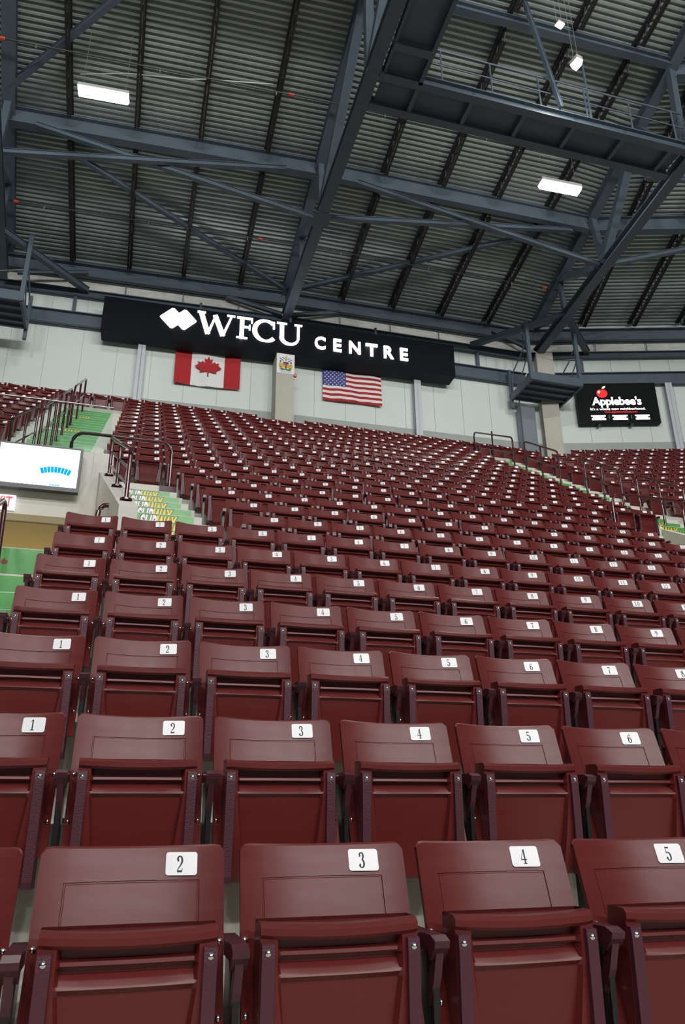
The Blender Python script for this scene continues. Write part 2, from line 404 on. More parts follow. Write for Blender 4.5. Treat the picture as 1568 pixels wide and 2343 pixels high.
M_br = {s: bracket_mb(s).mesh('bracket', ['bracket']) for s in (-1, 1)}
M_bolt = MB().dome((0, 0, 0), .0085, (0, -1, .1), 8, 0, .7).mesh('bolt', ['bolt'], smooth='all')
ORD = ['front', 'second', 'third', 'fourth', 'fifth', 'sixth', 'seventh', 'eighth', 'ninth', 'tenth', 'eleventh', 'twelfth', 'thirteenth', 'fourteenth', 'fifteenth', 'sixteenth', 'seventeenth', 'eighteenth', 'nineteenth', 'twentieth', 'twenty-first', 'twenty-second', 'twenty-third', 'twenty-fourth', 'twenty-fifth']
ORD1 = ['first']+ORD[1:]
NW = ['zero', 'one', 'two', 'three', 'four', 'five', 'six', 'seven', 'eight', 'nine', 'ten', 'eleven', 'twelve', 'thirteen', 'fourteen', 'fifteen', 'sixteen']
def seat(k, n, last=False):
    x0, pw, y, z = ROWS[k]; px = x0+pw*(n-1); tierk = 0 if k <= 6 else 1 if k <= 11 else 2
    fine = 0 if k <= 4 else 1
    if k <= 11: lab = 'maroon folding arena seat with plate numbered %s in the %s row' % (NW[n], ORD[k]); grp = 'numbered seats in the lower rows'
    else: lab = ('maroon folding seat, %s row, %s from the aisle beside the glass guard' % (ORD[k], ORD1[n-1])) if n <= 11 else ('maroon folding seat, %s row, %s from the aisle below the wall screen' % (ORD[k], ORD1[21-n])); grp = 'seats in the %s row' % ORD[k]
    t = thing('stadium_seat', lab, 'seat', (px-PXC, y, z-PZ), grp)
    link('seat_back', M_back[fine], t); link('seat_pan', M_pan[fine], t)
    pl = link('number_plate', M_plate if tierk == 0 else M_plate2, t)
    if k <= 14 and n in M_num: link('number', M_num[n], pl)
    for i in range(2 if last else 1):
        xx = -pw/2 + (pw if i else 0)
        a = link('armrest', M_arm[0 if tierk == 0 else 1], t); a.location = (xx, 0, 0)
        if tierk < 2 or n == 1 or last: p = link('standard', M_post[0 if tierk == 0 else 1], t); p.location = (xx, 0, 0)
    for s in (-1, 1):
        b = link('bracket', M_br[s], t)
        if tierk < 2 or k < 14:
            o = link('bolt', M_bolt, b); o.location = (s*.184, -.226, .612)
        if k <= 6:
            for zz in (.625, .47):
                o = link('bolt', M_bolt, t); o.location = (s*.219, backy(.219, zz)-.001, zz)
    return t
CNT = {7: 13, 8: 13, 9: 14, 10: 14, 11: 15}
for k in range(0, 25): CNT.setdefault(k, 21)
nseat = 0; FARSEATS = []
for k in range(0, 25):
    x0, pw, y, z = ROWS[k]
    for n in range(1, CNT[k]+1):
        px = x0+pw*(n-1)-PXC
        e = px_of(px-.26, y-.2, z-.1)
        if e is None or e[0] > W_+25: continue
        if k == 24 and 3.5 < px < 4.8: continue
        if nseat < 300: seat(k, n, n == CNT[k] and k > 6); nseat += 1
        else: FARSEATS.append((px, y, z-PZ, 0))
# seats past the 300: other blocks and the top rows, one object
for n in range(0, 4):
    FARSEATS.append((-0.285-PXC-.496*(n+1), ROWS[24][2], fl(24), 0)); FARSEATS.append((-0.285-PXC+.496*(21+n), ROWS[24][2], fl(24), 0))
for k in range(12, 25):
    x0, pw, y, z = ROWS[k]
    for n in range(6 if k > 12 else 4): FARSEATS.append((-2.78-.5*n, y, z-PZ, 0))
    fx = foldx(y)
    n = 0
    while 11.86+.5*n+.2 < fx: FARSEATS.append((11.86+.5*n, y, z-PZ, 0)); n += 1
    st = Vector((fx, y, 0))
    for n in range(16): 
        if k == 24 and n < 2: continue
        p = st + UD*(.36+.5*n); e = px_of(p.x-.3, p.y, z)
        if e and e[0] < W_+60: FARSEATS.append((p.x, p.y, z-PZ, -TH))
fs = MB(); unit = MB(); unit.add(back_mb(False)); unit.add(pan_mb(False)); unit.add(plate_mb(seg=1), None, 1); unit.add(arm_mb(False), Matrix.Translation((-.248, 0, 0)), 2)
for s in (-1, 1): unit.add(bracket_mb(s), None, 2)
for (x, y, z, r) in FARSEATS: fs.add(unit, Matrix.Translation((x, y, z)) @ Matrix.Rotation(r, 4, 'Z'))
tag(part('distant_seats', fs, ['seat_plastic', 'plate', 'bracket'], smooth=32), 'distant maroon folding seats below the white wall and past the aisles', 'seats', kind='stuff')
# ------------------------------------------------------------------ stairs with printed riser decals
T_SUB = text2d('SUB', bold=.045, shear=.25, spacing=1.06); T_WAY = text2d('WAY', bold=.045, shear=.25, spacing=1.06)
T_SUBk = text2d('SUB', bold=.085, shear=.25, spacing=1.06); T_WAYk = text2d('WAY', bold=.085, shear=.25, spacing=1.06)
LEAF = [(0, 1.0), (.12, .72), (.30, .82), (.25, .42), (.46, .60), (.52, .46), (.80, .52), (.70, .32), (.98, .12), (.58, -.14), (.62, -.32), (.06, -.24), (.04, -.62)]
LEAF = LEAF + [(-a, b) for a, b in LEAF[::-1]][:-1]
def decal_mb(w, h, letters=True, tx=0.03):
    m = MB()
    f = lambda d: (lambda u, v: (u, -d, v))
    m.prism([(0, 0), (w, 0), (w, h), (0, h)], lambda u, v, t: (u, -t, v), 0.003, -.002, 0)
    if letters:
        L = min(.60*w, .46 if tx > .1 else 5.2*h); v0, v1 = h*.12, h*.94; a = tx*w
        m.flat(place2d(T_SUBk, a-.012, a+L*.46+.008, v0-.012, v1+.010), f(.0050), 3); m.flat(place2d(T_WAYk, a+L*.455-.008, a+L+.012, v0-.012, v1+.010), f(.0050), 3)
        m.flat(place2d(T_SUB, a, a+L*.46, v0, v1), f(.0085), 1); m.flat(place2d(T_WAY, a+L*.46, a+L, v0, v1), f(.0085), 2)
        m.flat([[(a+L*1.12+p*.035, h*.42+q*.045) for p, q in LEAF]], f(.0060), 4)
    return m
DM = ['green', 'decal_white', 'decal_yellow', 'decal_black', 'decal_red']
def stair(name, label, steps, group=None):
    """steps: (y0, y1, ztop, height, xl0, xr0, xl1, xr1, decal(x offset, width) or None, letters)"""
    t = thing(name, label, 'stairs', (0, 0, 0), group)
    for (y0, y1, z, h, xa, xb, xc, xd, dec, let) in steps:
        m = MB(); m.hexa(((xa, y0, z-h-.05), (xb, y0, z-h-.05), (xd, y1, z-h-.05), (xc, y1, z-h-.05), (xa, y0, z), (xb, y0, z), (xd, y1, z), (xc, y1, z)))
        s = part('step', m, 'concrete_pale', t)
        if dec:
            key = (round(dec[1], 2), round(h, 2), let, len(dec))
            if key not in DCACHE: DCACHE[key] = decal_mb(dec[1], h-.012, let, dec[2] if len(dec) > 2 else .03).mesh('riser_decal', DM, fixn=False)
            o = link('riser_decal', DCACHE[key], s); o.location = (xa+dec[0], y0, z-h+.004)
    return t
DCACHE = {}
st = []
n7 = 10; ya, za, yb, zb = yf(7), fl(7), yf(12), fl(12)
for i in range(n7):
    y0 = ya+(yb-ya)*i/n7; y1 = y0+(yb-ya)/n7+.03; z = za+(zb-za)*i/n7; h = (zb-za)/n7
    wd = xr_stair(y0)-xl_stair(y0)
    st.append((y0, y1, z, h, xl_stair(y0)-.02, xr_stair(y0)+.03, xl_stair(y1)-.02, xr_stair(y1)+.03, (.03, wd-.03-.05*(i % 2), .25), True))
stair('aisle_stair', 'short green-fronted stair with printed letters rising beside the concrete parapet', st)
st = []
for i in range(n7):
    y0 = ya+(yb-ya)*i/n7; y1 = y0+(yb-ya)/n7+.03; z = za+(zb-za)*i/n7; h = (zb-za)/n7
    st.append((y0, y1, z, h, xl_stairR(y0)-.03, xr_stairR(y0)+.02, xl_stairR(y1)-.03, xr_stairR(y1)+.02, (.2, .85), True))
stair('aisle_stair', 'green-fronted stair at the far end of the seat block beside the aisle barrier', st)
def aisle(xa, xb, k0, k1, dx, dw, label, letk):
    st = []
    for k in range(k0, k1+1):
        rise = fl(k)-fl(k-1) if k > -3 else .45
        y0 = yf(k)-.006; ym = yf(k)+.39
        st.append((y0, ym, fl(k)+.004, rise/2, xa, xb, xa, xb, (dx, dw), k in letk))
        if k < k1: st.append((ym-.01, yf(k+1)-.004, fl(k)+(fl(k+1)-fl(k))/2, (fl(k+1)-fl(k))/2, xa, xb, xa, xb, (dx, dw), k in letk or k % 3 == 0))
    return stair('aisle_stair', label, st)
aisle(-2.02, -.70, -2, 6, .04, 1.22, 'wide green-fronted stair descending from the tunnel mouth beside seats numbered 1', range(-2, 7))
y0 = yf(7)-.006
st = [(y0, y0+.3, fl(7), .25, -2.02, -.70, -2.02, -.70, (.04, 1.22), True)]
stair('aisle_stair', 'top green-fronted step at the tunnel mouth', st)
aisle(-2.50, -.68, 12, 23, .28, 1.22, 'long green-fronted stair climbing to the wall behind the glass guard', (12, 13, 14))
aisle(9.98, 11.58, 12, 23, .15, 1.15, 'long green-fronted stair climbing past the block with the big wall screen above', (12, 13, 14))
# ------------------------------------------------------------------ vomitory (tunnel) on the left
HZ0, HZ1, HY = 4.06, 5.13, 11.0
wl = struct('wall_header')
part('header', MB().box(-4.4, -.45, HY, HY+.42, HZ0, HZ1), 'concrete_pale', wl)
part('header_return', MB().box(-.72, -.44, HY-.02, HY+.45, fl(7)-.3, HZ1+.0), 'concrete_pale', wl)
def parapet(fx, sgn, name):
    m = MB(); y0, y1 = 7.65, 11.05; th = .19
    a0, a1 = fx(y0), fx(y1); z0, z1 = 3.02, 4.86
    m.hexa(((a0-sgn*th, y0, fl(7)-.6), (a0, y0, fl(7)-.6), (a1, y1, fl(7)-.6), (a1-sgn*th, y1, fl(7)-.6), (a0-sgn*th, y0, z0), (a0, y0, z0), (a1, y1, z1), (a1-sgn*th, y1, z1)))
    return part(name, m, 'concrete_pale', struct('wall_parapet'))
parapet(xl_stair, 1, 'parapet'); parapet(xr_stairR, -1, 'parapet')
wl = struct('wall_tunnel')
part('parapet', MB().box(-3.0, -2.75, 7.65, 11.05, fl(7)-.6, 4.6), 'concrete_pale', wl)
part('tunnel_floor', MB().box(-3.0, -.15, yf(7)+.25, 15.5, fl(7)-.3, fl(7)-.002), 'concrete', wl)
part('tunnel_wall', MB().box(-3.2, .2, 15.3, 15.5, fl(7)-.3, HZ0+.3), 'vom_beige', wl)
part('tunnel_wall', MB().box(-3.0, -2.8, 11.05, 15.4, fl(7)-.3, HZ0+.2), 'vom_beige', wl)
part('tunnel_wall', MB().box(-.6, -.4, 11.4, 15.4, fl(7)-.3, HZ0+.2), 'vom_beige', wl)
part('tunnel_ceiling', MB().box(-3.0, -.4, 11.3, 15.4, HZ0-.02, HZ0+.1), 'vom_beige', wl)
part('landing_face', MB().box(-.45, .62, yf(12)-.03, yf(12)+.2, fl(12)-.6, fl(12)+.002), 'concrete_pale', wl)
part('landing_face', MB().box(8.1, 9.95, yf(12)-.03, yf(12)+.2, fl(12)-.6, fl(12)+.002), 'concrete_pale', wl)
part('side_panel', MB().box(9.9, 10.1, 7.65, 11.42, fl(7)-.6, 4.75), 'concrete_pale', wl)
area('tunnel_fill_light', (-1.6, 13.5, 3.95), .9, .3, 60, (1, .86, .6))  # unseen light added to brighten the beige tunnel walls
# glass guard
g = thing('glass_guard', 'clear glass guard panel standing on the concrete header', 'glass guard')
part('glass_panel', MB().box(-4.2, -.53, HY+.09, HY+.105, HZ1-.02, 5.97), 'glass', g)
part('edge_strip', MB().box(-4.2, -.53, HY+.088, HY+.107, 5.97, 5.98), 'decal_white', g)
# left TV
TVX0, TVX1, TVZ0, TVZ1, TVY = -2.02, -.872, 4.385, 5.075, 10.80
t = thing('television', 'white lit flat television with blue arc on the concrete header', 'television', (0, 0, 0))
part('frame', MB().box(TVX0, TVX1, TVY, TVY+.11, TVZ0, TVZ1), 'tv_frame', t)
part('mount', MB().box(-1.7, -1.2, TVY+.11, HY, 4.5, 4.95), 'tv_frame', t)
sx0, sx1, sz0, sz1 = TVX0+.035, TVX1-.032, TVZ0+.062, TVZ1-.03
scr = part('screen', MB().box(sx0, sx1, TVY-.004, TVY+.01, sz0, sz1), 'tv_white', t)
f = lambda u, v: (u, TVY-.006, v)
m = MB(); m.flat(place2d(text2d('Real Estate', spacing=1.15), -2.0, -1.52, 4.73, 4.80), f)
part('screen_text', m, 'tv_faint', scr, fixn=False)
m = MB()
for i in range(9):
    a0 = math.radians(112-i*4.9); a1 = a0-math.radians(4.5); cx, cz, r0, r1 = -1.205, 4.162, .495, .588
    m.flat([[(cx+r0*math.cos(a0), cz+r0*math.sin(a0)), (cx+r0*math.cos(a1), cz+r0*math.sin(a1)), (cx+r1*math.cos(a1), cz+r1*math.sin(a1)), (cx+r1*math.cos(a0), cz+r1*math.sin(a0))]], f)
part('screen_arc', m, 'tv_blue', scr, fixn=False)
m = MB()
for i in range(4): m.flat(rect(-1.265+i*.036, -1.235+i*.036, sz0+.002, sz0+.03), f)
part('screen_text', m, 'tv_blue2', scr, fixn=False)
m = MB(); m.flat(stroke(arc(-1.19, 4.62, .28, .34, 122, 62, lambda t: .010)), f); part('screen_arc', m, 'tv_peach', scr, fixn=False)
part('led', MB().dome((-1.24, TVY-.001, TVZ0+.028), .006), 'bolt', t)
# EXIT sign
t = thing('exit_sign', 'white exit sign with red letters on the header below the television', 'exit sign')
part('case', MB().box(-2.06, -1.70, HY-.06, HY+.0, 4.10, 4.31), 'exit_white', t)
m = MB(); m.flat(place2d(text2d('EXIT', bold=.02), -2.03, -1.735, 4.13, 4.285), lambda u, v: (u, HY-.063, v)); part('lettering', m, 'exit_red', t, fixn=False)
# ------------------------------------------------------------------ railings
def arcpts(p, c, q, n=5):   # quadratic corner
    p, c, q = Vector(p), Vector(c), Vector(q)
    return [tuple(p*(1-t)**2 + c*2*t*(1-t) + q*t*t) for t in [i/n for i in range(n+1)]]
def railing(label, top, posts, mids, r=.026, base=True, group=None):
    t = thing('handrail', label, 'handrail', (0, 0, 0), group)
    part('top_rail', MB().tube(top, r, 10), 'rail', t, smooth=50)
    for a, b in posts:
        p = part('post', MB().tube([a, b], r*.95, 8), 'rail', t, smooth=50)
        if base: part('base_plate', MB().tube([(a[0], a[1], a[2]-.004), (a[0], a[1], a[2]+.018)], r*2.6, 12), 'rail', p, smooth=40)
    for a, b in mids: part('mid_rail', MB().tube([a, b], r*.6, 6), 'rail', t, smooth=50)
    return t
def wt(y, dz=0): return (xl_stair(y)-.09, y, 3.02+(4.86-3.02)*(y-7.65)/3.4+dz)
pA, pB, pC = 8.0, 9.2, 10.5
railing('short sloping handrail with shiny top fixed on the concrete parapet', [wt(pC, -.0)[:2]+(wt(pC, .58)[2],)]+[wt(pC, .60), wt(pB, .60), wt(pA, .62)]+[wt(pA-.03, .56)],
        [(wt(y), wt(y, .6)) for y in (pA, pB, pC)], [(wt(pA, .38), wt(pC, .38)), (wt(pA, .18), wt(pC, .18))])
yb_ = 11.40; zt = 5.64
t = railing('curved-end barrier rail across the landing above the short lettered stair', [(-1.10, yb_, 5.0), (-1.10, yb_, 5.42)]+arcpts((-1.10, yb_, 5.45), (-1.08, yb_, zt), (-.88, yb_, zt))+arcpts((.24, yb_, zt), (.42, yb_, zt), (.42, yb_, 5.40))+[(.42, yb_, 4.72)], [], [], base=False)
part('fixing_plate', MB().box(.27, .53, yf(12)-.05, yf(12)-.03, fl(12)-.25, fl(12)-.0), 'bracket', t)
railing('curved-end barrier rail across the landing at the far end of the seat block', [(8.46, yb_, 4.7), (8.46, yb_, 5.40)]+arcpts((8.46, yb_, 5.42), (8.48, yb_, zt), (8.68, yb_, zt))+arcpts((9.82, yb_, zt), (10.02, yb_, zt), (10.0, yb_, 5.42))+[(10.0, yb_, 4.6)], [], [], base=False)
def zn(y):     # nosing height along the upper aisles
    ks = sorted(k for k in ROWS if k >= 11)
    for a, b in zip(ks, ks[1:]):
        if yf(a) <= y <= yf(b): return fl(a)+(fl(b)-fl(a))*(y-yf(a))/(yf(b)-yf(a))
    return fl(24) if y > 20 else fl(11)
def arail(x, y0, y1, label, n=2, h=1.02, group=None):
    top = [(x, y0, zn(y0)-.15), (x, y0, zn(y0)+h-.12)]+arcpts((x, y0, zn(y0)+h-.10), (x, y0, zn(y0)+h), (x, y0+.12, zn(y0+.12)+h))+arcpts((x, y1-.12, zn(y1-.12)+h), (x, y1, zn(y1)+h), (x, y1, zn(y1)+h-.12))+[(x, y1, zn(y1)-.15)]
    posts = [((x, y0+(y1-y0)*i/(n), zn(y0+(y1-y0)*i/n)-.15), (x, y0+(y1-y0)*i/n, zn(y0+(y1-y0)*i/n)+h)) for i in range(1, n)]
    return railing(label, top, posts, [((x, y0, zn(y0)+h*.5), (x, y1, zn(y1)+h*.5))], base=False, group=group)
for (a, b) in ((17.1, 19.6), (14.8, 16.5), (12.6, 14.2)): arail(-1.74, a, b, 'maroon handrail on the stair behind the glass guard, '+{17.1: 'topmost', 14.8: 'middle', 12.6: 'lowest sloping'}[a]+' section', 2, group='rails of the glazed aisle')
t = thing('handrail', 'low sloping handrail just behind the glass guard near the tunnel', 'handrail')
pA, pB = Vector((-2.02, 11.55, 5.84)), Vector((-1.84, 12.75, 6.72))
part('top_rail', MB().tube([tuple(pA-Vector((0, 0, .95))), tuple(pA-Vector((0, 0, .1)))]+arcpts(pA-Vector((0, 0, .08)), pA, pA.lerp(pB, .1))+arcpts(pA.lerp(pB, .9), pB, pB-Vector((0, 0, .08)))+[tuple(pB-Vector((0, 0, .95)))], .022, 8), 'rail', t, smooth=50)
pm = pA.lerp(pB, .55); part('post', MB().tube([pm-Vector((0, 0, .95)), pm], .02, 8), 'rail', t, smooth=50)
part('mid_rail', MB().tube([pA-Vector((0, 0, .5)), pB-Vector((0, 0, .5))], .013, 6), 'rail', t, smooth=50)
for (a, b) in ((18.6, 21.1), (16.3, 17.95), (13.9, 15.2), (12.0, 13.35)): arail(10.62, a, b, 'maroon handrail on the stair below the wall screen, '+{18.6: 'top', 16.3: 'second highest', 13.9: 'third highest', 12.0: 'bottom'}[a]+' section', 2, group='rails of the far aisle')
# rail at the tunnel mouth, far left, and grab bar inside the parapet
t = thing('handrail', 'dark maroon post of the tunnel-mouth handrail by the exit sign', 'handrail')
part('top_rail', MB().tube([(-1.14, 7.0, 1.6), (-1.165, 7.0, 2.6)]+arcpts((-1.165, 7.0, 2.62), (-1.168, 7.0, 2.69), (-1.168, 6.9, 2.66))+[(-1.17, 5.2, 1.70), (-1.17, 5.15, .75)], .022, 8), 'rail', t, smooth=50)
t = thing('grab_bar', 'short bent maroon bar on the inner face of the concrete parapet', 'handrail')
part('bar', MB().tube([(-.47, 8.8, 2.9), (-.46, 8.8, 3.30)]+arcpts((-.46, 8.8, 3.32), (-.45, 8.8, 3.45), (-.36, 8.82, 3.46))+[(-.30, 8.82, 3.46)], .03, 8), 'rail', t, smooth=50)
# ------------------------------------------------------------------ back wall (main) and angled right wall
WY = 21.9
wb = struct('wall_back')
part('wall_core', MB().box(-10, 4.2, WY+.03, WY+.25, 9.5, 17.6).box(4.2, 13.3, WY+.03, WY+.25, 9.5, 17.6), 'wall_joint', wb, shear=True)
PWD = 1.07
x = 4.2-PWD*9
while x < 13.2:
    x1 = min(x+PWD, 13.25)
    part('wall_panel', MB().box(x+.006, x1-.006, WY, WY+.03, 12.32, 16.0), 'wall', wb, shear=True)
    x = x1
wr = struct('wall_right')
def rbox(m, u0, u1, w0, w1, z0, z1, mi=0):
    return m.hexa((rp(u0, w1, z0), rp(u1, w1, z0), rp(u1, w0, z0), rp(u0, w0, z0), rp(u0, w1, z1), rp(u1, w1, z1), rp(u1, w0, z1), rp(u0, w0, z1)), mi)
part('wall_core', rbox(MB(), -.05, 14, -.25, -.03, 9.5, 17.6), 'wall_joint', wr)
for i in range(12): part('wall_panel', rbox(MB(), i*PWD+.006, (i+1)*PWD-.006, -.03, 0, 12.32, 16.0), 'wall', wr)
# trims: base strip, girt, upper rail, dirty strip
tr = struct('trim_1'); 
for a, b in ((-10, 4.2), (4.2, 13.2)): part('base_strip', MB().box(a, b, WY-.05, WY+.02, 11.2, 12.34), 'base_grey', tr, shear=True)
part('base_strip', rbox(MB(), 0, 14, 0, .05, 11.2, 12.34), 'base_grey', tr)
tr = struct('trim_2')
for a, b in ((-10, 4.2), (4.2, 13.2)): part('dirty_strip', MB().box(a, b, WY-.03, WY+.02, 16.0, 16.6), 'wall_dirty', tr, shear=True)
part('dirty_strip', rbox(MB(), 0, 14, 0, .03, 16.0, 16.6), 'wall_dirty', tr)
def wallbeam(name, cat, lab, z0, z1, dep, wd_top=True, mname='steel'):
    h = z1-z0
    for (a, b, tx) in ((-10, 4.18, 'on the bay with the red and white flag'), (4.22, 13.15, 'on the bay with the striped flag')):
        m = MB(); m.box(a, b, WY-dep, WY-.0, z0, z0+.03).box(a, b, WY-dep, WY-.0, z1-.03, z1).box(a, b, WY-dep*.55, WY-dep*.45, z0, z1)
        tag(part(name, m, mname, shear=True), lab+' '+tx, cat)
    m = MB(); rbox(m, .05, 14, 0, dep, z0, z0+.03); rbox(m, .05, 14, 0, dep, z1-.03, z1); rbox(m, .05, 14, dep*.45, dep*.55, z0, z1)
    tag(part(name, m, mname), lab+' on the bay with the wall screen', cat)
wallbeam('wall_girt', 'beam', 'deep steel girt along the white wall', 14.62, 15.12, .24)
wallbeam('wall_rail_beam', 'beam', 'narrow steel beam near the wall top', 15.76, 16.02, .22)
wallbeam('eave_beam', 'beam', 'grey steel eave beam under the roof deck', 16.45, 16.95, .34)
# thin vertical ties on the wall
for (x, z0, z1, lab) in ((-2.62, 15.12, 15.78, 'short thin steel tie between wall beams left of the black sign'), (11.3, 15.12, 15.78, 'short thin steel tie between wall beams right of the black sign')):
    tag(part('wall_tie', MB().box(x-.05, x+.05, WY-.16, WY-.06, z0, z1), 'steel', shear=True), lab, 'tie')
tag(part('wall_tie', rbox(MB(), 2.05, 2.16, .05, .15, 15.12, 15.78), 'steel'), 'short thin steel tie between beams above the wall screen', 'tie')
for x in (-1.1, .75, 2.6, 6.15, 8.0, 9.84):
    tag(part('hanger_rod', MB().box(x-.012, x+.012, WY-.13, WY-.11, 15.98, 16.6), 'steel', shear=True), 'thin hanger rod on the dirty strip under the eave beam', 'rod', 'hanger rods under the eave')
for u in (2.7, 4.6): tag(part('hanger_rod', rbox(MB(), u-.012, u+.012, .11, .13, 15.98, 16.6), 'steel'), 'thin hanger rod on the dirty strip above the wall screen', 'rod', 'hanger rods above the screen')
# columns
def column(x, w2, y0, y1, z0, z1, mname, lab):
    m = MB(); m.box(x-w2, x+w2, y0, y0+.03, z0, z1).box(x-w2, x+w2, y1-.03, y1, z0, z1).box(x-.012, x+.012, y0, y1, z0, z1)
    tag(part('wall_column', m, mname, shear=True), lab, 'column')
column(-.40, .12, WY-.28, WY, 11.6, 14.62, 'steel_pale', 'slim pale steel column beside the red and white flag')
column(8.86, .12, WY-.28, WY, 11.6, 14.62, 'steel_pale', 'slim pale steel column beside the striped flag')
m = MB(); rbox(m, 4.95, 5.19, .25, .28, 11.6, 14.62); rbox(m, 4.95, 5.19, 0, .03, 11.6, 14.62); rbox(m, 5.06, 5.08, 0, .28, 11.6, 14.62)
tag(part('wall_column', m, 'steel_pale'), 'slim pale steel column beside the wall screen', 'column')
pil = tag(part('concrete_pillar', MB().box(3.84, 4.44, 21.2, WY+.02, 11.0, 14.18), 'concrete'), 'square concrete pillar carrying the coat-of-arms panel between the two flags', 'pillar')
m = MB(); rbox(m, .38, .98, 0, .45, 11.0, 15.85)
tag(part('concrete_pillar', m, 'concrete'), 'square concrete pillar below the hanging steel platform', 'pillar')
# crest panel
t = thing('crest_panel', 'white panel with a colourful coat of arms on the concrete pillar', 'sign', (3.85, 21.195, 13.43))
CW, CH = .58, .74
fz = lambda d: (lambda u, v: (u*CW, -d, v*CH))
part('board', MB().box(0, CW, -.012, .005, 0, CH), 'plate', t)
def crest(nm, mn, polys, d): part(nm, MB().flat(polys, fz(d)), mn, t, fixn=False)
for sp_ in ([(.12, .28), (.20, .22), (.36, .28), (.38, .45), (.30, .52), (.22, .48), (.24, .58), (.16, .56), (.10, .40)], [(.88, .26), (.80, .20), (.64, .26), (.62, .43), (.70, .50), (.78, .46), (.76, .56), (.84, .54), (.90, .40)]): crest('supporter', 'crest_gold', [sp_], .014)
for cx_, cz_, r_ in ((.205, .60, .05), (.80, .57, .05), (.24, .30, .035), (.76, .26, .035)): crest('supporter_head' if cz_ > .4 else 'emblem', 'crest_dark', disc(cx_, cz_, r_), .015)
crest('shield', 'crest_gold', [[(.36, .54), (.66, .54), (.66, .34), (.51, .22), (.36, .34)]], .015)
crest('shield', 'crest_red', rect(.47, .56, .22, .50)+rect(.38, .44, .42, .47)+rect(.59, .65, .42, .47), .016)
crest('shield', 'crest_blue', rect(.35, .67, .50, .58), .016)
crest('mound', 'crest_green', [[(.14, .20), (.30, .25), (.50, .22), (.70, .24), (.84, .17), (.70, .14), (.50, .17), (.30, .15)]], .0145)
crest('mantling', 'crest_blue', stroke([(.14, .76, .03), (.26, .71, .035), (.38, .63, .04)])+stroke([(.88, .72, .03), (.76, .68, .035), (.64, .61, .04)])+stroke([(.30, .81, .03), (.42, .74, .035)])+stroke([(.74, .79, .03), (.62, .72, .03)]), .0145)
crest('helmet', 'crest_gold', [[(.46, .62), (.56, .62), (.60, .74), (.56, .86), (.55, .96), (.51, .86), (.46, .74)]], .015)
crest('helmet', 'crest_grey', disc(.46, .76, .035), .016)
crest('motto', 'crest_grey', rect(.18, .82, .09, .115)+rect(.22, .78, .055, .08), .0145)
t = thing('alarm_bell', 'small round dark red fire alarm on the concrete pillar', 'alarm', (4.46, 21.2, 13.40))
part('bell', MB().tube([(0, .02, 0), (0, -.05, 0)], .06, 12), 'orange', t, smooth=40); part('band', MB().box(-.05, .05, -.056, -.05, -.012, .012), 'plate', t)
# ------------------------------------------------------------------ the big black sign
A = Vector((-1.68, 21.36, 0)); B = Vector((10.07, 21.03, 0)); SD = (B-A).normalized(); SN = Vector((SD.y, -SD.x, 0)); SL = (B-A).length
def sg(u, v, d=0): return tuple(A + SD*u + SN*d + Vector((0, 0, v)))
t = thing('building_sign', 'long black box sign with lit white lettering across the wall', 'sign')
SZ0, SZ1 = 14.19, 15.44
m = MB(); m.hexa((sg(0, SZ0), sg(SL, SZ0), sg(SL, SZ0, -.6), sg(0, SZ0, -.6), sg(0, SZ1), sg(SL, SZ1), sg(SL, SZ1, -.6), sg(0, SZ1, -.6)))
part('sign_box', m, 'sign_black', t)
m = MB(); m.hexa((sg(.02, SZ0-.012, -.02), sg(SL-.02, SZ0-.012, -.02), sg(SL-.02, SZ0-.012, -.6), sg(.02, SZ0-.012, -.6), sg(.02, SZ0, -.02), sg(SL-.02, SZ0, -.02), sg(SL-.02, SZ0, -.6), sg(.02, SZ0, -.6)))
part('underside', m, 'sign_under', t)
for u in (3.0, 6.0, 9.0): part('hanger', MB().beam(sg(u, SZ1, -.3), sg(u, 15.9, -.3), .08, .08), 'steel', t)
def letter(nm, polys, lab=None):
    m = MB()
    for p in polys: m.prism(p, lambda u, v, d: sg(u, v, d), .05, 0)
    part(nm, m, 'sign_lit', t)
BZ, CZ = 14.535, 15.355; hh = CZ-BZ
def dia(cx, cz, rx, rz): return [(cx-rx, cz), (cx-rx+.05, cz-.06), (cx-.05, cz-rz+.03), (cx+.03, cz-rz+.02), (cx+rx-.04, cz-.05), (cx+rx, cz+.0), (cx+rx-.05, cz+.06), (cx+.05, cz+rz-.03), (cx-.03, cz+rz-.02), (cx-rx+.04, cz+.05)]
letter('logo_diamond', [dia(2.13, 14.94, .39, .39)]); letter('logo_diamond', [dia(2.51, 14.94, .38, .39)])
def S2(pts, x, w): return stroke([(x+a*w, BZ+b*hh, c) for a, b, c in pts])
def ser(x0, x1, z0, z1): return rect(x0, x1, z0, z1)
letter('letter', stroke([(3.02, CZ-.03, .15), (3.27, BZ, .16)])+stroke([(3.27, BZ+.0, .08), (3.49, CZ-.10, .06)])+stroke([(3.47, CZ-.08, .15), (3.75, BZ, .16)])+stroke([(3.75, BZ, .08), (4.01, CZ-.03, .06)])+ser(2.90, 3.17, CZ-.05, CZ)+ser(3.86, 4.12, CZ-.05, CZ))
letter('letter', ser(4.28, 4.42, BZ, CZ)+ser(4.18, 4.54, BZ, BZ+.05)+ser(4.18, 4.70, CZ-.06, CZ)+ser(4.64, 4.70, CZ-.19, CZ)+ser(4.42, 4.60, BZ+.42, BZ+.48)+ser(4.58, 4.63, BZ+.35, BZ+.55))
letter('letter', stroke(arc(5.13, BZ+hh/2, .36, hh/2-.02, 48, 318, lambda t: .06+.10*abs(math.cos(t)), 26))+ser(5.37, 5.43, CZ-.30, CZ-.03))
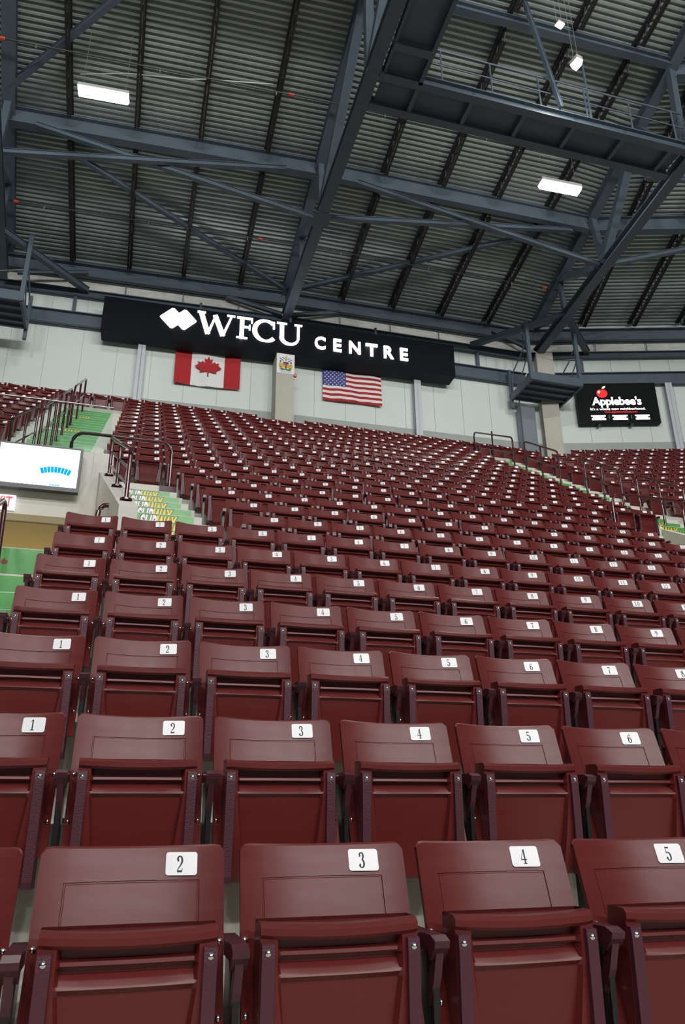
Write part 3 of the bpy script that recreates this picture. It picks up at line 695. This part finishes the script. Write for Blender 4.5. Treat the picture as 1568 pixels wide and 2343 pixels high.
letter('letter', ser(5.60, 5.74, BZ+.26, CZ)+ser(5.50, 5.84, CZ-.05, CZ)+ser(6.18, 6.26, BZ+.26, CZ)+ser(6.09, 6.35, CZ-.05, CZ)+stroke(arc(5.94, BZ+.28, .28, .26, 180, 360, lambda t: .08+.06*max(0, -math.cos(t)), 14)))
for ch, u0, u1 in (('C', 6.78, 7.15), ('E', 7.42, 7.70), ('N', 7.96, 8.36), ('T', 8.54, 8.96), ('R', 9.18, 9.53), ('E', 9.76, 10.04)):
    letter('letter', place2d(text2d(ch, bold=.025), u0, u1, 14.525, 15.01))
# ------------------------------------------------------------------ flags
def flag(nm, lab, W, H, loc, paint, nu, nv, seed, rz):
    t = thing(nm, lab, 'flag', loc, None, rz)
    rnd = random.Random(seed); ph = rnd.random()*6
    def F(u, v, d=0): return (u, -.05-.025*math.sin(u*5.2+ph+v*1.4)-.012*math.sin(u*13+v*3)*(1.2-v/H) - d, v + .012*math.sin(u*3+ph)*(1-v/H))
    for (pn, mn, regs, d, sub) in paint:
        m = MB()
        for rg in regs:
            if sub:
                x0, x1, z0, z1 = rg; a = max(1, int(nu*(x1-x0)/W)); b = max(1, int(nv*(z1-z0)/H)+1)
                for i in range(a):
                    for j in range(b):
                        m.face([F(x0+(x1-x0)*(i+p)/a, z0+(z1-z0)*(j+q)/b, d) for p, q in ((0, 0), (1, 0), (1, 1), (0, 1))])
            else: m.face([F(u, v, d) for u, v in rg])
        o = part(pn, m, mn, t, fixn=False)
        o.modifiers.new('solid', 'SOLIDIFY').thickness = .003
    return t
W, H = 2.10, 1.32
ca = 1.06; lf = [[(ca+p*.44, .62+q*.46) for p, q in LEAF]]
# split leaf into a fan so that it follows the cloth
flag('flag', 'red and white flag with a red maple leaf hanging below the black sign', W, H, (.67, shy(.67, WY)-.06, 12.99),
     [('red_band', 'flag_red', [(0, .52, 0, H)], 0, True), ('red_band', 'flag_red', [(W-.52, W, 0, H)], 0, True), ('white_field', 'flag_white', [(.52, W-.52, 0, H)], 0, True), ('maple_leaf', 'flag_red', [], .012, False)], 24, 10, 3, -.045)
lo = [o for o in bpy.data.objects if o.name.startswith('maple_leaf')][0]
m = MB(); m.prism(lf[0], lambda u, v, d: (u, -.115-d, v), .006, 0); lo.modifiers.clear(); lo.data = m.mesh('maple_leaf', ['flag_red'], fixn=False)
W, H = 2.06, 1.22
ST = [(0, W, H*i/13, H*(i+1)/13) for i in range(13)]
cw, chh = .80, H*7/13
stars = []
for r in range(9):
    for c in range(6 if r % 2 == 0 else 5):
        sx = cw*(c+.55+(.5 if r % 2 else 0))/6.1; sz = H-chh+chh*(r+.6)/9.2
        stars.append([(sx+(.034 if i % 2 == 0 else .014)*math.sin(i*math.pi/5), sz+(.034 if i % 2 == 0 else .014)*math.cos(i*math.pi/5)) for i in range(10)])
reds = []; whites = []
for i, s in enumerate(ST):
    a = (cw, s[1], s[2], s[3]) if i >= 6 else s
    (reds if i % 2 == 0 else whites).append(a)
flag('flag', 'striped flag with a blue star field hanging below the black sign', W, H, (5.54, shy(5.54, WY)-.06, 13.03),
     [('red_stripe', 'flag_red', [r], 0, True) for r in reds]+[('white_stripe', 'flag_white', [r], 0, True) for r in whites]+[('canton', 'flag_blue', [(0, cw, H-chh, H)], 0, True), ]+[('star', 'flag_white', [st_], .006, False) for st_ in stars], 24, 13, 5, -.015)
# ------------------------------------------------------------------ wall screen (right)
t = thing('wall_screen', 'black advertising screen with a red apple and white lettering on the white wall', 'screen')
U0, U1, Z0, Z1 = 1.70, 4.58, 13.0, 14.63
part('case', rbox(MB(), U0, U1, .06, .26, Z0, Z1), 'scr_black', t)
part('mount', rbox(MB(), 2.3, 4.0, 0, .06, 13.3, 14.3), 'tv_frame', t)
for u in (2.4, 3.55): part('foot', rbox(MB(), u-.05, u+.05, .12, .24, Z0-.07, Z0), 'tv_frame', t)
SW, SH = U1-U0, Z1-Z0
fs_ = lambda d: (lambda u, v: rp(U0+u*SW, .26+d, Z0+v*SH))
def scrp(nm, mn, polys, d): part(nm, MB().flat(polys, fs_(d)), mn, t, fixn=False)
ap = []
for i in range(28):
    a = 2*math.pi*i/28; r = 1-.16*max(0, math.sin(a))**6-.06*max(0, -math.sin(a))**8
    ap.append((.325+.068*r*math.cos(a)*(1+.05*math.sin(a)), .745+.115*r*math.sin(a)))
scrp('apple', 'scr_red', [ap], .004); scrp('apple_shine', 'scr_white', [[(.275, .77), (.29, .74), (.305, .79), (.295, .81), (.28, .80)]], .006)
scrp('leaf', 'scr_leaf', [[(.33, .865), (.345, .915), (.378, .935), (.376, .895), (.355, .865)]], .006)
TXT = text2d("Applebee's", bold=.03, spacing=.94)
scrp('lettering', 'scr_white', place2d(TXT, .185, .80, .385, .66), .005)
scrp('tagline', 'scr_white', place2d(text2d("It's a whole new neighborhood.", bold=.02), .155, .835, .305, .385), .005)
scrp('address', 'scr_red', place2d(text2d('www.applebeescanada.com', bold=.02), .32, .73, .245, .30), .005)
for (a, b) in ((.15, .33), (.41, .60), (.69, .87)):
    scrp('small_print', 'scr_white', rect(a, b, .165, .20)+rect(a+.02, b-.02, .125, .165)+rect(a+.005, b, .08, .125), .005)
for a in (.37, .645): scrp('divider', 'scr_green', rect(a, a+.006, .10, .20), .005)
# cabinet by the right pillar
t = thing('wall_cabinet', 'tall grey steel cabinet between white wall and concrete pillar', 'cabinet')
part('body', MB().box(12.62, 13.20, WY-.42, WY-.16, 11.4, 13.58), 'cabinet', t, shear=True); part('door', MB().box(12.65, 13.17, WY-.435, WY-.42, 11.45, 13.54), 'cabinet', t, shear=True)
part('conduit', MB().tube([(12.62, WY-.45, 11.9), (12.6, WY-.45, 14.6)], .02, 6), 'steel', t, shear=True)
# ------------------------------------------------------------------ hanging platforms
def platform(x0, x1, lab, mir):
    t = thing('steel_platform', lab, 'platform'); ya, yb, z = 19.9, 21.35, 13.80
    part('front_beam', MB().box(x0, x1, ya-.01, ya+.07, z-.03, z+.28), 'steel', t); part('rear_beam', MB().box(x0, x1, yb-.08, yb, z-.02, z+.2), 'steel', t)
    for xx in (x0, x1-.08): part('side_beam', MB().box(xx+.003, xx+.077, ya+.07, yb+.1, z-.06, z+.2), 'steel', t)
    part('floor_plate', MB().box(x0+.08, x1-.08, ya+.08, yb-.08, z+.04, z+.06), 'steel', t)
    for i in range(1, 4): yy = ya+(yb-ya)*i/4; part('floor_joist', MB().box(x0+.08, x1-.08, yy-.04, yy+.04, z-.04, z+.04), 'steel', t)
    for xx in (x0+.05, x1-.05): part('hanger_post', MB().box(xx-.06, xx+.06, ya-.02, ya+.09, z, 16.1), 'steel', t)
    xr = x0+.05 if not mir else x1-.05
    part('rear_post', MB().box(xr-.05, xr+.05, yb-.02, yb+.08, 13.45, 15.0), 'steel', t)
    for xx in (x0+.05, x1-.05):
        part('guard_rail', MB().tube([(xx, yb-.1, z+.1), (xx, yb-.15, z+.75)]+arcpts((xx, yb-.2, z+.9), (xx, yb-.25, z+1.0), (xx, ya+.6, z+1.25))+[(xx, ya+.1, z+1.6)], .025, 6), 'steel', t)
        part('guard_rail', MB().tube([(xx, yb-.4, z+.1), (xx, ya+.1, z+1.05)], .022, 6), 'steel', t)
    part('chain', MB().tube([(x0+.05, ya+.05, z+1.3), (x0+.6, ya+.1, z+.98), (x0+1.1, ya+.1, z+.92), (x1-.05, ya+.05, z+1.1)], .012, 5), 'galv', t)
platform(12.30, 14.28, 'grey hanging steel platform on posts beside the wall screen', False)
platform(-5.75, -3.75, 'grey hanging steel platform on posts at the dark corner left of the sign', True)
# ------------------------------------------------------------------ roof: corrugated deck
SLP = .217
def zd(y): return 17.22+SLP*(WY-y)
HP = Vector((13.62, 21.49, 0)); HD = Vector((-.0785, -1, 0)).normalized()
def hipx(y): return HP.x - (HP.y-y)*.0785
LPX = -4.80
def hipxl(y): return LPX + (HP.y-y)*.0785
ceil = struct('ceiling')
PIT = .152; PR = [(0, 0), (.058, 0), (.066, .12), (.144, .12)]
JX = [-2.85, -1.07, .70, 2.60, 4.2, 6.15, 8.0, 9.84, 11.66]
def deckpanel(xa, xb, y0=22.15, y1=5.0):
    m = MB(); n = int((y0-y1)/PIT); prev = None
    for i in range(n):
        for (dy, dz) in PR:
            y = y0-i*PIT-dy; a = xa(y); b = xb(y)
            m.v += [(a, shy(a, y) if a < 13 else y, zd(y)+dz), (b, shy(b, y) if b < 13 else y, zd(y)+dz)]
            k = len(m.v)-2
            if prev is not None: m.f.append((prev, k, k+1, prev+1)); m.m.append(0)
            prev = k
    return part('deck_sheet', m, 'deck', ceil, fixn=False)
edges = [lambda y: hipxl(y)] + [(lambda c: (lambda y: c))(x) for x in JX] + [lambda y: hipx(y)]
for a, b in zip(edges, edges[1:]): deckpanel(a, b)
# angled right bay: sheets run along UD from the hip
SL2 = .221
def rdeck(u0, u1):
    m = MB(); prev = None
    for i in range(112):
        for (dy, dz) in PR:
            wv = -.55+i*PIT+dy
            # point on hip with this offset from HP along WD
            tt = wv/HD.dot(WD); hp = HP+HD*tt; z = zd(HP.y)+SL2*wv+dz
            a = hp+UD*u0; b = hp+UD*u1
            m.v += [(a.x, a.y, z), (b.x, b.y, z)]; k = len(m.v)-2
            if prev is not None: m.f.append((prev, k, k+1, prev+1)); m.m.append(0)
            prev = k
    return part('deck_sheet', m, 'deck', ceil, fixn=False)
def rdp(u, wv, dz=0):
    tt = wv/HD.dot(WD); hp = HP+HD*tt; p = hp+UD*u; return Vector((p.x, p.y, zd(HP.y)+SL2*wv+dz))
for i in range(4): rdeck(i*1.9, (i+1)*1.9)
def ldeck():
    m = MB(); prev = None; U = Vector((-math.cos(TH), -math.sin(TH), 0)); Wd = Vector((math.sin(TH), -math.cos(TH), 0)); P0 = Vector((LPX, HP.y, 0)); Hd = Vector((.0785, -1, 0)).normalized()
    for i in range(105):
        for (dy, dz) in PR:
            wv = -.3+i*PIT+dy; hp = P0+Hd*(wv/Hd.dot(Wd)); z = zd(HP.y)+SL2*wv+dz; b = hp+U*4
            m.v += [(b.x, b.y, z), (hp.x, hp.y+.35, z)]; k = len(m.v)-2
            if prev is not None: m.f.append((prev, k, k+1, prev+1)); m.m.append(0)
            prev = k
    part('deck_sheet', m, 'deck', ceil, fixn=False)
ldeck()
# ------------------------------------------------------------------ open-web joists
def joist(P, Q, lab, group, dep=.42, n=None):
    P = Vector(P); Q = Vector(Q); L = (Q-P).length; d = (Q-P)/L
    t = thing('bar_joist', lab, 'joist', (0, 0, 0), group); dn = Vector((0, 0, -dep)); sd = d.cross(Vector((0, 0, 1))).normalized()*.045
    for s in (-1, 1):
        part('top_chord', MB().beam(P+sd*s, Q+sd*s, .05, .06), 'joist', t)
        part('bottom_chord', MB().beam(P+d*.35+dn+sd*s*.8, Q-d*.35+dn+sd*s*.8, .045, .05), 'joist', t)
    m = MB(); n = n or max(3, int(L/.55))
    for i in range(n):
        a = P+d*(.1+(L-.2)*i/n); b = P+d*(.1+(L-.2)*(i+.5)/n)+dn; c = P+d*(.1+(L-.2)*(i+1)/n)
        m.beam(a, b, .025, .025); m.beam(b, c, .025, .025)
    part('web', m, 'joist', t)
YE, Y1, Y2, Y3 = 21.78, 17.0, 12.12, 7.3
for x in JX:
    if x == 4.2: continue
    for (a, b, nm) in ((YE, Y1, 'between eave and deep beam'), (Y1, Y2, 'in the lamp bay'), (Y2, Y3, 'in the highest bay')):
        xx = x
        joist((xx, shy(xx, a), zd(a)-.05), (xx, shy(xx, b), zd(b)-.05), 'black roof joist, %s from the middle truss, %s flag side, %s' % (ORD1[abs(JX.index(x)-4)-1], 'leaf' if x < 4 else 'striped', nm), 'joists '+nm)
for iu, u in enumerate((1.75, 3.6, 5.4)):
    for (a, b, nm) in ((.0, 4.6, 'above the wall screen'), (4.6, 9.5, 'in the far corner bay')):
        p = rdp(u-.45*a/4.6, a, -.05); q = rdp(u-.45*b/4.6, b, -.05)
        joist(p, q, 'black roof joist, %s past the platform truss, %s' % (ORD1[iu], nm), 'joists '+nm)
# ------------------------------------------------------------------ main roof beams
def rbeam(P, Q, lab, wd=.26, ht=.56): 
    t = tag(part('roof_beam', MB().ibeam(P, Q, wd, ht, 0, .035, .025), 'steel'), lab, 'beam'); return t
zp = lambda y: zd(y)-.06-.30
for (y, l2) in ((Y1, 'lower'), (Y2, 'upper')):
    rbeam((hipxl(y)+.1, shy(hipxl(y), y), zp(y)), (4.08, shy(4.08, y), zp(y)), 'deep grey roof beam, %s one, over the red and white flag' % l2)
    rbeam((4.32, y, zp(y)+(.13 if y < 14 else 0)), (hipx(y)-.1, shy(12, y), zp(y)+(.13 if y < 14 else 0)), 'deep grey roof beam, %s one, over the striped flag' % l2, .2, .56 if y > 14 else .26)
for wv, l2 in ((4.45, 'lower'), (9.2, 'upper')):
    rbeam(rdp(.1, wv, -.36), rdp(8, wv, -.36), 'deep grey roof beam, %s one, over the wall screen' % l2)
# ------------------------------------------------------------------ trusses
ZB = 15.97
def bar(t, nm, p, q, w, h): part(nm, MB().beam(p, q, w, h), 'steel', t)
t = thing('roof_truss', 'grey steel roof truss running from the pillar with the coat of arms', 'truss')
X = 4.2
part('bottom_chord', MB().ibeam((X, 21.7, ZB), (X, 4.0, ZB), .30, .30, 0, .03, .02), 'steel', t)
ztc = lambda y: zd(y)-.22
part('top_chord', MB().ibeam((X, 21.9, ztc(21.9)), (X, 4.0, ztc(4.0)), .30, .34, 0, .03, .02), 'steel', t)
for (a, za_, b, zb_, s) in ((16.75, ZB+.1, 16.85, 18.1, .16), (16.7, ZB+.1, 12.5, ztc(12.5), .24), (16.85, ZB+.1, 19.4, ztc(19.4), .20), (19.3, ZB+.1, 19.4, ztc(19.4), .14), (19.3, ZB+.1, 21.6, ztc(21.6), .16), (12.2, ZB+.1, 12.1, ztc(12.1), .20), (12.2, ZB+.1, 8.0, ztc(8.0), .22)):
    bar(t, 'web_member', (X, a, za_), (X, b, zb_), s, s)
part('gusset', MB().box(X-.24, X+.24, 16.45, 17.05, ZB-.16, ZB-.14), 'steel', t)
def hp_(tt, z): p = HP+HD*tt; return (p.x, p.y, z)
t = thing('roof_truss', 'grey steel roof truss meeting the wall above the hanging platform', 'truss')
part('bottom_chord', MB().ibeam(hp_(0, ZB), hp_(17, ZB), .30, .30, 0, .03, .02), 'steel', t)
part('top_chord', MB().ibeam(hp_(-.2, ztc(21.7)), hp_(17, ztc(4.5)), .30, .34, 0, .03, .02), 'steel', t)
for (a, za_, b, zb_, s) in ((5.0, ZB+.1, 4.75, ztc(16.9), .18), (5.0, ZB+.1, 7.6, ztc(14), .24), (4.9, ZB+.1, 2.3, ztc(19.3), .22), (2.35, ZB+.1, 2.3, ztc(19.3), .14), (2.3, ZB+.1, .1, ztc(21.4), .18), (9.2, ZB+.1, 9.4, ztc(12.1), .18), (9.2, ZB+.1, 12.5, ztc(9), .22), (9.2, ZB+.1, 7.7, ztc(13.8), .18)):
    bar(t, 'web_member', hp_(a, za_), hp_(b, zb_), s, s)
t = thing('roof_truss', 'grey steel roof truss above the dark hanging platform left of the sign', 'truss')
def hl_(tt, z): return (hipxl(HP.y-tt), HP.y+.35-tt, z)
part('bottom_chord', MB().ibeam(hl_(0, ZB), hl_(17, ZB), .30, .30, 0, .03, .02), 'steel', t)
part('top_chord', MB().ibeam(hl_(-.2, ztc(21.4)), hl_(17, ztc(4.3)), .34, .36, 0, .03, .02), 'steel', t)
for (a, za_, b, zb_, s) in ((5.0, ZB+.1, 4.75, ztc(16.7), .18), (4.9, ZB+.1, 2.3, ztc(19.1), .22), (2.35, ZB+.1, 2.3, ztc(19.1), .14), (2.3, ZB+.1, .1, ztc(21.3), .18)):
    bar(t, 'web_member', hl_(a, za_), hl_(b, zb_), s, s)
# ------------------------------------------------------------------ diagonal braces
def brace(p, q, lab, s=.13, group=None):
    tag(part('diagonal_brace', MB().beam(p, q, s, s*.85).beam(p, q, s*1.5, .015, 0, (0, 0, 1), (0, s*.42)), 'steel'), lab, 'brace', group)
zpb = zp(Y1)-.24
brace((-4.55, 16.9, ZB+.12), (3.2, 17.0, zpb), 'long grey brace from the corner truss to the roof beam near the middle truss')
brace((-3.68, 17.3, zpb), (4.05, 16.95, ZB+.05), 'long grey brace falling from the roof beam to the middle truss node')
brace((5.35, 16.95, zpb), (13.1, 16.6, ZB+.08), 'long grey brace falling to the truss node near the wall screen')
brace((4.35, 16.85, ZB+.05), (12.6, 17.0, zpb-.05), 'long grey brace rising from the middle truss node past the lamp')
brace((-2.9, 18.05, zd(18.05)-.3), (4.05, 21.55, zd(21.6)-.25), 'roof-plane diagonal brace over the red and white flag')
brace((4.4, 21.55, zd(21.6)-.25), (12.2, 17.4, zd(17.4)-.3), 'roof-plane diagonal brace over the striped flag')
brace((-4.6, 19.75, ZB), (-2.3, 22.0, 15.98), 'short knee brace from the corner truss down to the wall beam left of the sign', .18)
brace((11.05, 21.62, 15.98), hp_(2.3, ZB+.1), 'short knee brace from the wall beam right of the sign up to the truss', .18)
brace(rp(2.35, .15, 15.98), hp_(2.4, ZB+.05), 'short knee brace beside the wall screen up to the truss', .18)
brace((2.15, 21.75, 16.45), (4.05, 21.6, 15.98), 'small gusseted brace under the eave over the sign logo', .12)
brace((4.4, 21.55, 15.98), (6.1, 21.65, 16.5), 'small gusseted brace under the eave over the sign middle', .12)
brace((-4.45, 16.75, zd(16.7)-.22), (-.75, 12.9, zd(12.9)-.22), 'roof-plane diagonal brace above the left hanging lamp', .14)
brace(hp_(4.95, ZB+.05), (18.6, 15.5, zd(17)-.7), 'long brace from the truss node out over the corner seats', .14)
brace(hp_(7.6, ZB+1.0), (17.6, 13.6, zd(15)-1.2), 'upper brace from the truss out over the corner seats', .12)
brace((9.03, 11.9, 16.2), (8.24, 11.67, 19.35), 'thin slanted brace behind the catwalk below a small lamp', .09)
brace((-2.3, 21.75, 16.5), (-4.4, 21.8, 16.1), 'thin knee brace under the eave at the dark corner', .10)
brace((11.9, 21.5, 16.7), (13.3, 21.4, 16.05), 'thin knee brace under the eave above the platform', .10)
# ------------------------------------------------------------------ catwalk
t = thing('catwalk', 'grey steel catwalk with handrail hung between the two trusses', 'catwalk')
CZ0 = 15.88
part('edge_beam', MB().ibeam((4.38, 12.87, CZ0+.14), (12.75, 12.87, CZ0+.14), .20, .28, 0, .03, .02), 'steel', t)
part('edge_beam', MB().ibeam((4.38, 12.03, CZ0+.14), (12.75, 12.03, CZ0+.14), .20, .28, 0, .03, .02), 'steel', t)
part('edge_beam', MB().ibeam((5.37, 12.0, CZ0+.14), (5.37, 3.0, CZ0+.14), .10, .28, 0, .03, .02), 'steel', t)
part('edge_beam', MB().ibeam((4.48, 12.0, CZ0+.14), (4.48, 3.0, CZ0+.14), .06, .20, 0, .03, .02), 'steel', t)
part('floor_plate', MB().box(4.5, 12.7, 12.05, 12.85, CZ0+.20, CZ0+.22), 'steel', t)
part('floor_plate', MB().box(4.55, 5.35, 3.0, 12.0, CZ0+.20, CZ0+.22), 'steel', t)
for x in (5.37, 6.75, 8.15, 9.5, 10.9, 12.3): part('cross_beam', MB().box(x-.05, x+.05, 12.02, 12.88, CZ0+.03, CZ0+.25), 'steel', t)
for y in (11.23, 9.0, 6.5): part('cross_beam', MB().box(4.45, 5.37, y-.09, y+.09, CZ0-.02, CZ0+.20), 'steel', t)
hr = lambda a, b: None
for z, r in ((1.06, .026), (.56, .02)):
    part('guard_rail', MB().tube([(5.4, 12.0, CZ0+.28+z), (12.75, 12.0, CZ0+.28+z)], r, 6), 'steel', t)
    part('guard_rail', MB().tube([(5.45, 12.9, CZ0+.28+z), (12.75, 12.9, CZ0+.28+z)], r, 6), 'steel', t)
    part('guard_rail', MB().tube([(5.4, 11.9, CZ0+.28+z), (5.4, 3.0, CZ0+.28+z)], r, 6), 'steel', t)
for i in range(6):
    x = 5.95+1.3*i
    part('guard_post', MB().tube([(x, 12.0, CZ0+.28), (x, 12.0, CZ0+1.34)], .022, 6), 'steel', t); part('guard_post', MB().tube([(x, 12.9, CZ0+.28), (x, 12.9, CZ0+1.34)], .022, 6), 'steel', t)
for y in (10.5, 9, 7.5): part('guard_post', MB().tube([(5.4, y, CZ0+.28), (5.4, y, CZ0+1.34)], .022, 6), 'steel', t)
part('lamp_pole', MB().tube([(9.95, 12.0, CZ0+.28), (9.95, 12.0, CZ0+2.3)], .03, 6), 'steel', t)
for y in (11.23, 12.03, 12.87): part('hanger_rod', MB().tube([(4.5, y, CZ0+.2), (4.45, y, 18.6)], .012, 5), 'steel', t)
# ------------------------------------------------------------------ hanging lamps
def lamp(lab, c, L, Wd, Hh, rz, cab, power):
    t = thing('hanging_lamp', lab, 'lamp', c, None, rz)
    part('housing', MB().box(-L/2, L/2, -Wd/2, Wd/2, Hh*.55, Hh), 'lamp_body', t)
    part('diffuser', MB().hexa(((-L/2+.03, -Wd/2+.03, 0), (L/2-.03, -Wd/2+.03, 0), (L/2-.03, Wd/2-.03, 0), (-L/2+.03, Wd/2-.03, 0), (-L/2, -Wd/2, Hh*.55), (L/2, -Wd/2, Hh*.55), (L/2, Wd/2, Hh*.55), (-L/2, Wd/2, Hh*.55))), 'lamp_lens', t)
    cab = zd(c[1])+.03-c[2]-Hh
    for s in (-1, 1): part('cable', MB().tube([(s*L*.42, 0, Hh), (s*L*.42, 0, Hh+cab)], .006, 4), 'galv', t)
    a = area('lamp_glow', (c[0], c[1], c[2]-.03), L*.95, Wd*.9, power, (1, .97, .90), (0, 0, rz))
lamp('bright box lamp on cables over the red and white flag', (-1.79, 14.75, 16.41), 1.20, .28, .20, -.05, 2.15, 130)
lamp('bright box lamp on cables below the catwalk near the wall screen', (10.54, 14.45, 16.39), 1.22, .28, .22, -.03, 2.2, 130)
lamp('small bright lamp high behind the catwalk handrail', (9.05, 11.1, 16.62), .18, .24, .26, .2, 3.2, 30)
lamp('small bright lamp farthest up among the joists', (8.2, 10.4, 16.75), .18, .14, .12, .2, 3.2, 20)
# ------------------------------------------------------------------ sprinkler pipes on the deck
def pipe(y, zo, lab, x0=-5.2, x1=13.4, r=.022):
    t = thing('sprinkler_pipe', lab, 'pipe')
    part('pipe', MB().tube([(x0, shy(x0, y), zd(y)-zo), (4.2, y, zd(y)-zo), (x1, shy(x1, y), zd(y)-zo)], r, 6), 'joist', t)
    for i in range(6):
        xx = x0+1.6+i*3.05; part('sprinkler_head', MB().tube([(xx, shy(xx, y), zd(y)-zo-.02), (xx, shy(xx, y), zd(y)-zo-.12)], .02, 5), 'galv', t)
    for xx in (-4.4, 2.9, 12.9): part('coupling', MB().tube([(xx-.07, shy(xx, y), zd(y)-zo), (xx+.07, shy(xx, y), zd(y)-zo)], .045, 8), 'orange', t)
pipe(19.5, .52, 'dark sprinkler pipe with orange couplings below the deck near the wall')
pipe(14.9, .52, 'dark sprinkler pipe with orange couplings above the hanging lamps')
tag(part('conduit', MB().tube([(-2.6, 16.0, zd(16)-.08), (-1.4, 15.7, zd(15.7)-.08), (.2, 15.45, zd(15.45)-.12), (.6, 15.4, zd(15.4)-.06), (2.4, 15.1, zd(15.1)-.08)], .018, 5), 'galv'), 'thin wavy electrical conduit clipped under the deck', 'conduit')
